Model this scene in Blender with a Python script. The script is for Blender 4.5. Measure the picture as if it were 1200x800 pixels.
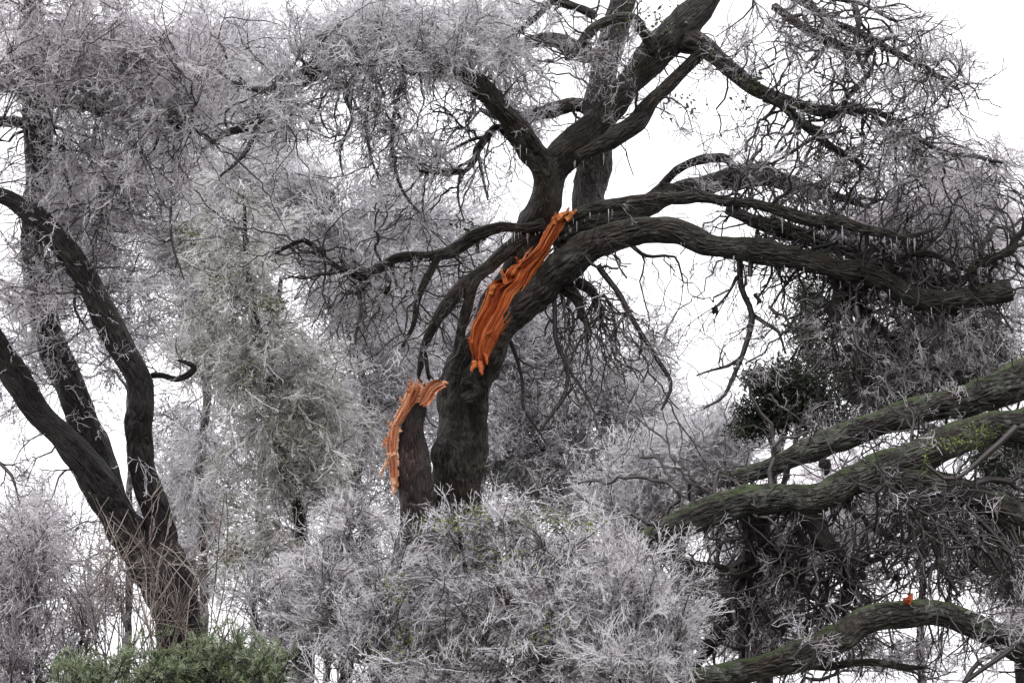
import bpy, math
import numpy as np

for _o in list(bpy.data.objects):
    bpy.data.objects.remove(_o)
SC = bpy.context.scene
COL = SC.collection
RNG = np.random.default_rng(11)

# ------------------------------------------------------------------ camera
PITCH = math.radians(14.0)
CAM = np.array([0.0, 0.0, 1.6])
cam = bpy.data.cameras.new('camera')
cam.lens = 50.0; cam.sensor_width = 36.0; cam.clip_start = 0.1; cam.clip_end = 5000.0
cam_o = bpy.data.objects.new('camera', cam)
cam_o.location = CAM; cam_o.rotation_euler = (math.radians(90) + PITCH, 0, 0)
COL.objects.link(cam_o); SC.camera = cam_o

# ------------------------------------------------------------------ sky: even white overcast
SUN_EL, SUN_ROT = math.radians(55), math.radians(200)
world = bpy.data.worlds.new('World'); SC.world = world; world.use_nodes = True
nt = world.node_tree; nt.nodes.clear()
sky = nt.nodes.new('ShaderNodeTexSky'); sky.sky_type = 'NISHITA'; sky.sun_disc = False
sky.sun_elevation = SUN_EL; sky.sun_rotation = SUN_ROT; sky.dust_density = 4.0
hs = nt.nodes.new('ShaderNodeHueSaturation'); hs.inputs['Saturation'].default_value = 0.15
cl = nt.nodes.new('ShaderNodeMix'); cl.data_type = 'RGBA'
cl.inputs[0].default_value = 0.88; cl.inputs[7].default_value = (7.6, 7.45, 7.8, 1)   # the cloud deck
bg = nt.nodes.new('ShaderNodeBackground'); bg.inputs['Strength'].default_value = 0.13
wo = nt.nodes.new('ShaderNodeOutputWorld')
nt.links.new(sky.outputs[0], hs.inputs['Color']); nt.links.new(hs.outputs[0], cl.inputs[6])
nt.links.new(cl.outputs[2], bg.inputs['Color']); nt.links.new(bg.outputs[0], wo.inputs['Surface'])

sun = bpy.data.lights.new('sun', 'SUN'); sun.energy = 0.9; sun.angle = math.radians(40); sun.color = (1, .98, .95)
sun_o = bpy.data.objects.new('sun', sun); COL.objects.link(sun_o)
sun_o.rotation_euler = (math.radians(35), 0, math.radians(-20))

SC.view_settings.view_transform = 'Standard'; SC.view_settings.look = 'None'
SC.view_settings.exposure = 0.9; SC.view_settings.gamma = 1.0
SC.cycles.use_adaptive_sampling = True; SC.cycles.adaptive_threshold = 0.03
SC.cycles.max_bounces = 6; SC.cycles.diffuse_bounces = 5; SC.cycles.transmission_bounces = 3

# ------------------------------------------------------------------ helpers
FWD = np.array([0, math.cos(PITCH), math.sin(PITCH)])
UP = np.array([0, -math.sin(PITCH), math.cos(PITCH)])
RIGHT = np.array([1.0, 0, 0])
K = 0.72 / 1200.0                      # metres per photo pixel at one metre

def P(x, y, d):
    """Point at depth d (m) on the sight line of photo pixel x, y."""
    return CAM + FWD * d + RIGHT * ((x - 600) * K * d) + UP * ((400 - y) * K * d)

def nrm(v):
    return v / np.maximum(np.linalg.norm(v, axis=-1, keepdims=True), 1e-9)

def tag(o, label=None, cat=None, group=None, kind=None):
    if label: o['label'] = label
    if cat: o['category'] = cat
    if group: o['group'] = group
    if kind: o['kind'] = kind
    return o

def empty(name, loc, label, cat, group=None):
    o = bpy.data.objects.new(name, None); o.empty_display_size = 0.3
    COL.objects.link(o); o.location = loc
    return tag(o, label, cat, group)

def link(name, me, mat, parent=None, kind=None):
    me.materials.append(mat)
    o = bpy.data.objects.new(name, me); COL.objects.link(o)
    if parent is not None:
        o.parent = parent
        o.matrix_parent_inverse.identity()
        w = parent.location + (parent.parent.location if parent.parent else parent.location * 0)
        o.location = [-c for c in w]                    # geometry is written in world space
    if kind: o['kind'] = kind
    return o

def mesh(name, V, F, uv=None, smooth=True):
    V = np.asarray(V, np.float32); F = np.asarray(F, np.int32)
    k = F.shape[1]; me = bpy.data.meshes.new(name)
    me.vertices.add(len(V)); me.vertices.foreach_set('co', V.ravel())
    me.loops.add(F.size); me.loops.foreach_set('vertex_index', F.ravel())
    me.polygons.add(len(F))
    me.polygons.foreach_set('loop_start', np.arange(0, F.size, k, dtype=np.int32))
    if uv is not None:
        l = me.uv_layers.new(name='UVMap'); l.data.foreach_set('uv', np.asarray(uv, np.float32)[F.ravel()].ravel())
    me.polygons.foreach_set('use_smooth', np.full(len(F), smooth))
    me.update(calc_edges=True)
    return me

_NW = RNG.normal(size=(24, 3)); _NP = RNG.uniform(0, 6.28, 24)
def noise3(p, f):
    """Cheap smooth noise, about -1..1."""
    s = np.zeros(p.shape[:-1])
    for i in range(0, 24, 3):
        s += np.sin(p @ (_NW[i] * f) + _NP[i] + 1.3 * np.sin(p @ (_NW[i + 1] * f * .7) + _NP[i + 1]))
    return s / 4.5

# ------------------------------------------------------------------ materials
def material(name):
    m = bpy.data.materials.new(name); m.use_nodes = True
    n = m.node_tree.nodes; l = m.node_tree.links
    return m, n, l, n['Principled BSDF']

def ramp(n, stops):
    r = n.new('ShaderNodeValToRGB'); e = r.color_ramp.elements
    while len(e) < len(stops): e.new(0.5)
    for s, (p, c) in zip(e, stops): s.position = p; s.color = (*c, 1)
    return r

def bark_mat(name, c0, c1, lichen, lich_amt, moss, moss_amt, vs=7.0):
    m, n, l, b = material(name)
    uv = n.new('ShaderNodeUVMap'); mp = n.new('ShaderNodeMapping'); mp.inputs['Scale'].default_value = (26, vs, 1)
    l.new(uv.outputs[0], mp.inputs[0])
    nz = n.new('ShaderNodeTexNoise'); nz.inputs['Scale'].default_value = 1.0; nz.inputs['Detail'].default_value = 6; nz.inputs['Roughness'].default_value = .65
    l.new(mp.outputs[0], nz.inputs['Vector'])
    vo = n.new('ShaderNodeTexVoronoi'); vo.feature = 'DISTANCE_TO_EDGE'; vo.inputs['Scale'].default_value = 1.1
    l.new(mp.outputs[0], vo.inputs['Vector'])
    cr = ramp(n, [(.34, c0), (.62, c1), (.80, tuple(2.6 * v for v in c1))]); l.new(nz.outputs[0], cr.inputs[0])
    geo = n.new('ShaderNodeNewGeometry')
    st = n.new('ShaderNodeTexNoise'); st.inputs['Scale'].default_value = 2.2; st.inputs['Detail'].default_value = 4; l.new(geo.outputs['Position'], st.inputs['Vector'])
    sr = ramp(n, [(.35, (.45, .43, .42)), (.5, (1, 1, 1)), (.68, (1.9, 1.75, 1.65))]); l.new(st.outputs[0], sr.inputs[0])
    vr = ramp(n, [(.0, (.25, .25, .25)), (.12, (1, 1, 1))]); l.new(vo.outputs['Distance'], vr.inputs[0])
    t1 = n.new('ShaderNodeMix'); t1.data_type = 'RGBA'; t1.blend_type = 'MULTIPLY'; t1.inputs[0].default_value = 1; l.new(cr.outputs[0], t1.inputs[6]); l.new(sr.outputs[0], t1.inputs[7])
    t2 = n.new('ShaderNodeMix'); t2.data_type = 'RGBA'; t2.blend_type = 'MULTIPLY'; t2.inputs[0].default_value = .8; l.new(t1.outputs[2], t2.inputs[6]); l.new(vr.outputs[0], t2.inputs[7]); cr = t2
    big = n.new('ShaderNodeTexNoise'); big.inputs['Scale'].default_value = 6.5; big.inputs['Detail'].default_value = 8; big.inputs['Roughness'].default_value = .78
    l.new(geo.outputs['Position'], big.inputs['Vector'])
    lr = ramp(n, [(.50, (0, 0, 0)), (.57, (1, 1, 1))]); l.new(big.outputs[0], lr.inputs[0])
    la = n.new('ShaderNodeMath'); la.operation = 'MULTIPLY'; la.inputs[1].default_value = lich_amt; l.new(lr.outputs[0], la.inputs[0])
    m1 = n.new('ShaderNodeMix'); m1.data_type = 'RGBA'; m1.inputs[7].default_value = (*lichen, 1)
    l.new(la.outputs[0], m1.inputs[0]); l.new(cr.outputs[2], m1.inputs[6])
    # moss and lichen on the weather side (the top of the limb)
    sx = n.new('ShaderNodeSeparateXYZ'); l.new(geo.outputs['Normal'], sx.inputs[0])
    ad = n.new('ShaderNodeMath'); ad.operation = 'MULTIPLY_ADD'; ad.inputs[1].default_value = .30; l.new(sx.outputs[2], ad.inputs[0])
    b2 = n.new('ShaderNodeTexNoise'); b2.inputs['Scale'].default_value = 9.0; b2.inputs['Detail'].default_value = 9; b2.inputs['Roughness'].default_value = .8; l.new(geo.outputs['Position'], b2.inputs['Vector'])
    l.new(b2.outputs[0], ad.inputs[2])
    mr = ramp(n, [(.66, (0, 0, 0)), (.80, (1, 1, 1))]); l.new(ad.outputs[0], mr.inputs[0])
    ma = n.new('ShaderNodeMath'); ma.operation = 'MULTIPLY'; ma.inputs[1].default_value = moss_amt; l.new(mr.outputs[0], ma.inputs[0])
    m2 = n.new('ShaderNodeMix'); m2.data_type = 'RGBA'; m2.inputs[7].default_value = (*moss, 1)
    l.new(ma.outputs[0], m2.inputs[0]); l.new(m1.outputs[2], m2.inputs[6]); l.new(m2.outputs[2], b.inputs['Base Color'])
    hh = n.new('ShaderNodeMath'); hh.operation = 'MULTIPLY_ADD'; hh.inputs[1].default_value = 1.2
    l.new(vo.outputs['Distance'], hh.inputs[0]); l.new(nz.outputs[0], hh.inputs[2])
    bu = n.new('ShaderNodeBump'); bu.inputs['Strength'].default_value = 1.0; bu.inputs['Distance'].default_value = .06
    l.new(hh.outputs[0], bu.inputs['Height']); l.new(bu.outputs[0], b.inputs['Normal'])
    b.inputs['Roughness'].default_value = .58; b.inputs['Specular IOR Level'].default_value = .35
    return m

def twig_mat(name, stops, trans=.25, rough=.3, spec=.5):
    """Glazed twigs: every little piece carries its own amount of ice."""
    m, n, l, b = material(name)
    geo = n.new('ShaderNodeNewGeometry')
    big = n.new('ShaderNodeTexNoise'); big.inputs['Scale'].default_value = 1.6; big.inputs['Detail'].default_value = 3
    l.new(geo.outputs['Position'], big.inputs['Vector'])
    ad = n.new('ShaderNodeMath'); ad.operation = 'MULTIPLY_ADD'; ad.inputs[1].default_value = .5
    sb = n.new('ShaderNodeMath'); sb.operation = 'MULTIPLY'; sb.inputs[1].default_value = .6; at = n.new('ShaderNodeAttribute'); at.attribute_name = 'tone'; l.new(at.outputs['Fac'], sb.inputs[0])
    l.new(big.outputs[0], ad.inputs[0]); l.new(sb.outputs[0], ad.inputs[2])
    cr = ramp(n, stops); l.new(ad.outputs[0], cr.inputs[0])
    l.new(cr.outputs[0], b.inputs['Base Color'])
    b.inputs['Roughness'].default_value = rough; b.inputs['Specular IOR Level'].default_value = spec
    if trans:
        tr = n.new('ShaderNodeBsdfTranslucent'); l.new(cr.outputs[0], tr.inputs[0])
        mx = n.new('ShaderNodeMixShader'); mx.inputs[0].default_value = trans
        l.new(b.outputs[0], mx.inputs[1]); l.new(tr.outputs[0], mx.inputs[2])
        l.new(mx.outputs[0], n['Material Output'].inputs['Surface'])
    return m

def wood_mat(name, cols):
    m, n, l, b = material(name)
    uv = n.new('ShaderNodeUVMap'); mp = n.new('ShaderNodeMapping'); mp.inputs['Scale'].default_value = (95, 3.2, 1); l.new(uv.outputs[0], mp.inputs[0])
    nz = n.new('ShaderNodeTexNoise'); nz.inputs['Detail'].default_value = 6; nz.inputs['Roughness'].default_value = .7; nz.inputs['Scale'].default_value = 1; l.new(mp.outputs[0], nz.inputs[0])
    mp2 = n.new('ShaderNodeMapping'); mp2.inputs['Scale'].default_value = (9, 2.2, 1); l.new(uv.outputs[0], mp2.inputs[0])
    n2 = n.new('ShaderNodeTexNoise'); n2.inputs['Detail'].default_value = 3; n2.inputs['Scale'].default_value = 1; l.new(mp2.outputs[0], n2.inputs[0])
    av = n.new('ShaderNodeMath'); av.operation = 'MULTIPLY_ADD'; av.inputs[1].default_value = .62; l.new(nz.outputs[0], av.inputs[0])
    hv = n.new('ShaderNodeMath'); hv.operation = 'MULTIPLY'; hv.inputs[1].default_value = .5; l.new(n2.outputs[0], hv.inputs[0]); l.new(hv.outputs[0], av.inputs[2])
    at = n.new('ShaderNodeAttribute'); at.attribute_name = 'tone'
    tv = n.new('ShaderNodeMath'); tv.operation = 'MULTIPLY_ADD'; tv.inputs[1].default_value = .22; l.new(at.outputs['Fac'], tv.inputs[0])
    sh = n.new('ShaderNodeMath'); sh.operation = 'SUBTRACT'; sh.inputs[1].default_value = .11; l.new(av.outputs[0], sh.inputs[0]); l.new(sh.outputs[0], tv.inputs[2])
    cr = ramp(n, cols); l.new(tv.outputs[0], cr.inputs[0]); l.new(cr.outputs[0], b.inputs['Base Color'])
    bu = n.new('ShaderNodeBump'); bu.inputs['Strength'].default_value = .9; bu.inputs['Distance'].default_value = .03
    l.new(nz.outputs[0], bu.inputs['Height']); l.new(bu.outputs[0], b.inputs['Normal'])
    b.inputs['Roughness'].default_value = .55
    return m

M = {}
M['bark'] = bark_mat('wet oak bark', (.003, .0025, .0021), (.040, .029, .023), (.105, .11, .092), .42, (.055, .068, .032), .7, vs=7.0)
M['bark_dark'] = bark_mat('dark oak bark', (.0025, .002, .002), (.026, .0185, .018), (.06, .05, .052), .35, (.04, .04, .034), .3)
M['bark_moss'] = bark_mat('mossy oak bark', (.003, .0024, .002), (.030, .0225, .0185), (.15, .16, .13), .55, (.058, .084, .028), .9, vs=9.0)
M['bark_red'] = bark_mat('reddish bark', (.010, .007, .007), (.075, .052, .049), (.12, .10, .10), .3, (.08, .07, .06), .2)
M['bark_far'] = bark_mat('frosted far bark', (.03, .026, .027), (.16, .145, .15), (.45, .43, .45), .7, (.5, .48, .5), .6)
M['bark_thin'] = twig_mat('thin wet bark', [(.2, (.010, .008, .008)), (.8, (.045, .036, .036))], trans=0, rough=.5)
M['bark_frost'] = twig_mat('glazed bark', [(.2, (.02, .017, .018)), (.6, (.07, .06, .062)), (.85, (.22, .2, .21))], trans=0, rough=.35)
M['ice'] = twig_mat('ice on twigs', [(.23, (.03, .026, .026)), (.41, (.19, .17, .18)), (.57, (.50, .47, .49)), (.75, (.94, .92, .945))], trans=0.38, rough=0.18, spec=0.8)
M['ice_pale'] = twig_mat('thick ice on twigs', [(.18, (.09, .078, .084)), (.34, (.46, .43, .46)), (.52, (.76, .73, .77)), (.70, (.95, .94, .96))], trans=0.42, rough=0.18, spec=0.8)
M['ice_far'] = twig_mat('ice on far twigs', [(.18, (.09, .078, .084)), (.34, (.44, .41, .44)), (.54, (.72, .69, .73)), (.75, (.94, .93, .95))], trans=0.42, rough=0.18, spec=0.8)
M['ice_olive'] = twig_mat('ice on drooping evergreen sprays', [(.18, (.07, .069, .046)), (.35, (.34, .335, .275)), (.53, (.64, .625, .595)), (.75, (.94, .925, .93))], trans=0.38, rough=0.18, spec=0.8)
M['ice_thin'] = twig_mat('thin ice on twigs', [(.18, (.035, .03, .031)), (.38, (.20, .18, .187)), (.56, (.50, .465, .49)), (.76, (.91, .885, .91))], trans=0.42, rough=0.18, spec=0.8)
M['ice_mauve'] = twig_mat('mauve glazed twigs', [(.18, (.06, .048, .054)), (.34, (.33, .285, .315)), (.52, (.66, .605, .65)), (.72, (.94, .915, .945))], trans=0.45, rough=0.18, spec=0.8)
M['withe'] = twig_mat('reddish withes', [(.2, (.045, .032, .025)), (.5, (.13, .10, .082)), (.8, (.38, .33, .30))], trans=0, rough=.35)
M['icicle'] = twig_mat('icicle ice', [(.2, (.45, .44, .46)), (.8, (.9, .9, .92))], trans=.45, rough=.12, spec=.7)
M['leaf'] = twig_mat('live leaves', [(.2, (.022, .034, .012)), (.55, (.05, .075, .022)), (.85, (.13, .16, .06))], trans=.25, rough=.35)
M['leaf_bright'] = twig_mat('fresh yellow-green leaves', [(.2, (.04, .058, .012)), (.5, (.10, .13, .03)), (.85, (.22, .27, .07))], trans=.3, rough=.35)
M['olive'] = twig_mat('olive evergreen sprays', [(.2, (.03, .036, .016)), (.55, (.09, .10, .05)), (.85, (.26, .27, .18))], trans=.3, rough=.4)
M['conifer'] = twig_mat('dark conifer needles', [(.2, (.007, .010, .006)), (.55, (.022, .030, .016)), (.88, (.06, .075, .04))], trans=.1, rough=.5)
M['conifer_pale'] = twig_mat('green conifer needles', [(.2, (.014, .022, .010)), (.55, (.045, .062, .028)), (.88, (.13, .15, .10))], trans=.15, rough=.5)
M['juniper'] = twig_mat('juniper sprays', [(.15, (.016, .028, .012)), (.38, (.075, .115, .046)), (.60, (.22, .28, .13)), (.9, (.50, .56, .42))], trans=.2, rough=.45)
M['wood'] = wood_mat('torn orange heartwood', [(.30, (.02, .006, .004)), (.40, (.20, .028, .007)), (.48, (.46, .078, .014)), (.58, (.62, .14, .028)), (.72, (.78, .31, .10))])
M['wood_pale'] = wood_mat('fresh pale orange wood', [(.32, (.12, .03, .012)), (.41, (.50, .15, .06)), (.52, (.78, .32, .16)), (.66, (.88, .52, .33))])

def ground_mat():
    m, n, l, b = material('winter ground')
    nz = n.new('ShaderNodeTexNoise'); nz.inputs['Scale'].default_value = 3; nz.inputs['Detail'].default_value = 8
    g = n.new('ShaderNodeNewGeometry'); l.new(g.outputs['Position'], nz.inputs['Vector'])
    cr = ramp(n, [(.35, (.03, .032, .018)), (.55, (.07, .075, .045)), (.75, (.3, .3, .3))]); l.new(nz.outputs[0], cr.inputs[0])
    l.new(cr.outputs[0], b.inputs['Base Color']); b.inputs['Roughness'].default_value = .8
    bu = n.new('ShaderNodeBump'); bu.inputs['Distance'].default_value = .05; l.new(nz.outputs[0], bu.inputs['Height']); l.new(bu.outputs[0], b.inputs['Normal'])
    return m

# ------------------------------------------------------------------ tubes
def catmull(pts, step):
    pts = np.asarray(pts, float); out = []
    ext = np.vstack([2 * pts[0] - pts[1], pts, 2 * pts[-1] - pts[-2]])
    for i in range(len(pts) - 1):
        p0, p1, p2, p3 = ext[i:i + 4]
        n = max(2, int(np.linalg.norm(p2[:3] - p1[:3]) / step))
        t = np.linspace(0, 1, n, endpoint=False)[:, None]
        out.append(.5 * ((2 * p1) + (-p0 + p2) * t + (2 * p0 - 5 * p1 + 4 * p2 - p3) * t * t + (-p0 + 3 * p1 - 3 * p2 + p3) * t ** 3))
    out.append(pts[-1:]); out = np.vstack(out)
    out[:, 3] = np.maximum(out[:, 3], .003)
    return out

def tangents(p):
    return nrm(np.gradient(p, axis=0))

def tube(path, sides=14, wob=.16, rough=.13, cap='taper', close0=False, kink=.2):
    """path: (n,4) world points and radius -> limb mesh arrays + its centre line."""
    c = path[:, :3].copy(); r = path[:, 3].copy()
    if wob:
        o = np.stack([noise3(c + k * 7.7, 2.2) for k in range(3)], 1) * (r * wob)[:, None] * 1.6
        o += np.stack([noise3(c + k * 3.1, 6.0) for k in range(3)], 1) * (r * wob)[:, None] * .7
        ln0 = np.concatenate([[0], np.cumsum(np.linalg.norm(np.diff(c, axis=0), axis=1))]); rm0 = max(np.median(r), .02)
        kn = np.stack([np.interp(ln0, np.arange(0, ln0[-1] + 8 * rm0, 5.0 * rm0), RNG.normal(size=len(np.arange(0, ln0[-1] + 8 * rm0, 5.0 * rm0)))) for _ in range(3)], 1)
        o += kn * (r * kink)[:, None] * np.minimum(1, ln0 / (6 * rm0))[:, None]
        c = c + o
        r = r * (1 + .10 * noise3(c, 4.5) + .07 * noise3(c, 10.0))
    if cap == 'taper':
        r[-1] *= .15
    if close0: r[0] *= .1
    t = tangents(c)
    ref = np.array([.12, 1.0, .08]); u = np.zeros_like(c); last = None
    for i in range(len(c)):
        a = ref if last is None else last
        v = a - t[i] * np.dot(a, t[i])
        if np.linalg.norm(v) < 1e-3: v = np.cross(t[i], [1, 0, 0])
        last = v / np.linalg.norm(v); u[i] = last
    w = np.cross(t, u)
    ang = np.linspace(0, 2 * np.pi, sides + 1)
    ring = np.cos(ang)[None, :, None] * u[:, None] + np.sin(ang)[None, :, None] * w[:, None]
    pos = c[:, None] + ring * r[:, None, None]
    if rough:
        q = pos.copy(); q[:, -1] = q[:, 0]
        d = noise3(q, 9.0) * rough + noise3(q, 22.0) * rough * .6
        lg = np.concatenate([[0], np.cumsum(np.linalg.norm(np.diff(c, axis=0), axis=1))])
        g = np.stack(np.broadcast_arrays((np.cos(ang) * 1.0)[None] * np.maximum(r, .05)[:, None] * 26, (np.sin(ang) * 1.0)[None] * np.maximum(r, .05)[:, None] * 26, (lg * 3.2)[:, None]), -1) + c[0]
        d = d + (np.abs(noise3(g, 1.0)) - .4) * rough * .9 + noise3(g, 2.3) * rough * .35
        pos = pos + ring * (d * r[:, None])[..., None]
        pos[:, -1] = pos[:, 0]
    n = len(c); s1 = sides + 1
    ln = np.concatenate([[0], np.cumsum(np.linalg.norm(np.diff(c, axis=0), axis=1))])
    rm = np.median(r)
    uv = np.stack(np.broadcast_arrays(ang[None, :] * max(rm, .03), ln[:, None]), -1).reshape(-1, 2) + RNG.uniform(0, 50)
    i, j = np.meshgrid(np.arange(n - 1), np.arange(sides), indexing='ij')
    F = np.stack([i * s1 + j, i * s1 + j + 1, (i + 1) * s1 + j + 1, (i + 1) * s1 + j], -1).reshape(-1, 4)
    V = pos.reshape(-1, 3)
    if cap == 'flat':                               # close the end with a small fan of quads
        e = len(V); V = np.vstack([V, c[-1:]]); uv = np.vstack([uv, uv[-1:]])
        b = (n - 1) * s1 + np.arange(0, sides - 1, 2)
        F = np.vstack([F, np.stack([b, b + 1, b + 2, np.full_like(b, e)], -1)])
    return V, F, uv, c, r

class Segs:
    """Loose pieces of branch: start, end, radii and the tangents at both ends."""
    def __init__(s): s.a = []
    def add(s, p0, p1, r0, r1, t0, t1, tone=None):
        s.a.append((p0, p1, r0, r1, t0, t1, RNG.random(len(p0)) if tone is None else tone))
    def chain(s, c, r):
        t = tangents(c); s.add(c[:-1], c[1:], r[:-1], r[1:], t[:-1], t[1:], np.full(len(c) - 1, RNG.random()))
    def cat(s): return [np.concatenate([x[i] for x in s.a]) for i in range(7)]
    def __len__(s): return sum(len(x[0]) for x in s.a)

def set_tone(me, tone, k):
    at = me.attributes.new('tone', 'FLOAT', 'POINT'); at.data.foreach_set('value', np.repeat(tone, k).astype(np.float32))
    return me

_REF = nrm(np.array([.31, .87, .38]))
def seg_mesh(name, sg, sides=3):
    p0, p1, r0, r1, t0, t1, tone = sg.cat()
    a = np.arange(sides) * 2 * np.pi / sides; out = []
    for p, r, t in ((p0, r0, t0), (p1, r1, t1)):
        u = nrm(np.cross(t, _REF)); w = np.cross(t, u)
        out.append(p[:, None] + (np.cos(a)[None, :, None] * u[:, None] + np.sin(a)[None, :, None] * w[:, None]) * r[:, None, None])
    V = np.concatenate(out, 1).reshape(-1, 3)
    b = np.arange(len(p0))[:, None] * 2 * sides; k = np.arange(sides); k2 = (k + 1) % sides
    F = np.stack([b + k, b + k2, b + k2 + sides, b + k + sides], -1).reshape(-1, 4)
    return set_tone(mesh(name, V, F), tone, 2 * sides)

def grow(sg, p, d, r, steps, step, tort, trop, split, rdec=.90, rmin=.0022, spread=.8, rng=RNG, drift=.28):
    """Growth of many tips at once: every shoot zigzags about its own axis and forks."""
    trop = np.asarray(trop, float); life = rng.uniform(.45, 1.0, len(p)) * steps; ax = d.copy(); tone = rng.uniform(0, .85, len(p))
    for k in range(steps):
        if len(p) == 0: break
        n = len(p); e = rng.normal(size=(n, 3)) * tort
        ax = nrm(ax + e * drift + trop)
        nd = nrm(ax + e)
        q = p + nd * (step * rng.uniform(.55, 1.35, n))[:, None]
        r1 = np.maximum(r * rdec, rmin)
        tone = tone + rng.normal(size=n) * .07 + .025
        sg.add(p, q, r, r1, d, nd, np.clip(tone, 0, 1))
        p, d, r = q, nd, r1; life = life - 1
        sp = rng.random(n) < split; m = sp.sum()
        side = nrm(np.cross(ax[sp], rng.normal(size=(m, 3))))
        ca = nrm(ax[sp] + side * spread * rng.uniform(.6, 1.2, m)[:, None])
        ax[sp] = nrm(ax[sp] - side[:m] * spread * .35)
        p = np.vstack([p, p[sp]]); d = np.vstack([d, nrm(d[sp] + ca)]); ax = np.vstack([ax, ca]); r = np.concatenate([r, np.maximum(r[sp] * .85, rmin)])
        life = np.concatenate([life, life[sp] * rng.uniform(.55, 1.0, m)])
        tone = np.concatenate([tone, tone[sp] + rng.normal(size=m) * .15])
        ok = life > 0; p, d, r, life, ax, tone = p[ok], d[ok], r[ok], life[ok], ax[ok], tone[ok]

def spray_tree(nv):
    """Node tree: copies of the sprays kept in the mesh (var 1..nv) set on its loose points (var -1..-nv)."""
    key = 'sprays_%d' % nv
    if key in bpy.data.node_groups: return bpy.data.node_groups[key]
    g = bpy.data.node_groups.new(key, 'GeometryNodeTree')
    g.interface.new_socket('Geometry', in_out='INPUT', socket_type='NodeSocketGeometry'); g.interface.new_socket('Geometry', in_out='OUTPUT', socket_type='NodeSocketGeometry')
    n, l = g.nodes, g.links; gi = n.new('NodeGroupInput'); go = n.new('NodeGroupOutput'); jn = n.new('GeometryNodeJoinGeometry')
    def attr(name, t):
        a = n.new('GeometryNodeInputNamedAttribute'); a.data_type = t; a.inputs['Name'].default_value = name; return a.outputs['Attribute']
    var = attr('var', 'INT'); eu = n.new('FunctionNodeEulerToRotation'); l.new(attr('rot', 'FLOAT_VECTOR'), eu.inputs[0]); sc = attr('sc', 'FLOAT')
    def part(v):
        c = n.new('FunctionNodeCompare'); c.data_type = 'INT'; c.operation = 'EQUAL'
        a = [i for i in c.inputs if i.type == 'INT']; l.new(var, a[0]); a[1].default_value = v
        sp = n.new('GeometryNodeSeparateGeometry'); sp.domain = 'POINT'; l.new(gi.outputs[0], sp.inputs[0]); l.new(c.outputs[0], sp.inputs[1]); return sp.outputs[0]
    for v in range(1, nv + 1):
        mp = n.new('GeometryNodeMeshToPoints'); l.new(part(-v), mp.inputs[0])
        ip = n.new('GeometryNodeInstanceOnPoints'); l.new(mp.outputs[0], ip.inputs['Points']); l.new(part(v), ip.inputs['Instance'])
        l.new(eu.outputs[0], ip.inputs['Rotation']); l.new(sc, ip.inputs['Scale']); l.new(ip.outputs[0], jn.inputs[0])
    l.new(jn.outputs[0], go.inputs[0]); return g

def make_spray(rng, steps=10, step=.042, tort=.26, split=.36, spread=.75, r=.0040, rmin=.0022, spur=.9, spur_len=.03, droop=0.0, tips=2, curl=.14):
    """One forked twig about half a metre long, growing along +Z from the origin, with short spurs."""
    sg = Segs(); d = nrm(np.array([[0, 0, 1.0]] * tips) + rng.normal(size=(tips, 3)) * .25)
    grow(sg, np.zeros((tips, 3)), d, np.full(tips, r), steps, step, tort, (0, 0, 0), split, rdec=.95, rmin=rmin, spread=spread, rng=rng, drift=curl)
    if spur:
        p0, p1, r0, r1, t0, t1, tone = sg.cat(); m = rng.random(len(p1)) < spur; q = p1[m]; k = len(q)
        e = nrm(t1[m] + rng.normal(size=(k, 3)) * .8); L = rng.uniform(.4, 1.3, k) * spur_len
        sg.add(q, q + e * L[:, None], r1[m] * .85, np.full(k, rmin * .6), e, e, np.clip(tone[m] + .15, 0, 1))
    return sg

def spray_part(name, p, d, sc, mat, parent, rng, nv=8, **kw):
    """A mass of twigs: a few forked sprays set many times along the branches."""
    V, F, var, tone = [], [], [], []; b = 0
    for v in range(nv):
        sg = make_spray(rng, **kw); me = seg_mesh('tmp', sg, 3); n = len(me.vertices)
        co = np.empty(n * 3, np.float32); me.vertices.foreach_get('co', co); vi = np.empty(len(me.loops), np.int32); me.loops.foreach_get('vertex_index', vi)
        tn = np.empty(n, np.float32); me.attributes['tone'].data.foreach_get('value', tn)
        V.append(co.reshape(-1, 3)); F.append(vi.reshape(-1, 4) + b); var.append(np.full(n, v + 1)); tone.append(tn); b += n; bpy.data.meshes.remove(me)
    n = len(p); V.append(p); var.append(-rng.integers(1, nv + 1, n)); tone.append(np.zeros(n))
    d = nrm(d); x = nrm(np.cross(d, rng.normal(size=(n, 3)))); y = np.cross(d, x)          # columns x, y, d
    rot = np.stack([np.arctan2(y[:, 2], d[:, 2]), -np.arcsin(np.clip(x[:, 2], -1, 1)), np.arctan2(x[:, 1], x[:, 0])], 1)
    me = mesh(name, np.vstack(V), np.vstack(F)); tot = len(me.vertices)
    me.attributes.new('tone', 'FLOAT', 'POINT').data.foreach_set('value', np.concatenate(tone).astype(np.float32))
    me.attributes.new('var', 'INT', 'POINT').data.foreach_set('value', np.concatenate(var).astype(np.int32))
    R = np.zeros((tot, 3), np.float32); R[b:] = rot; me.attributes.new('rot', 'FLOAT_VECTOR', 'POINT').data.foreach_set('vector', R.ravel())
    S = np.zeros(tot, np.float32); S[b:] = sc; me.attributes.new('sc', 'FLOAT', 'POINT').data.foreach_set('value', S)
    o = link(name, me, mat, parent, 'stuff'); md = o.modifiers.new('sprays', 'NODES'); md.node_group = spray_tree(nv)
    return o

def in_blob(n, b, rng=RNG):
    """n random points in an ellipsoid: photo centre x, y, half sizes in pixels, depth, half depth."""
    x, y, rx, ry, d, rd = b
    v = nrm(rng.normal(size=(n, 3))) * (rng.random(n) ** .58)[:, None]
    return np.array([P(x + a[0] * rx, y + a[1] * ry, d + a[2] * rd) for a in v])

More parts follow.
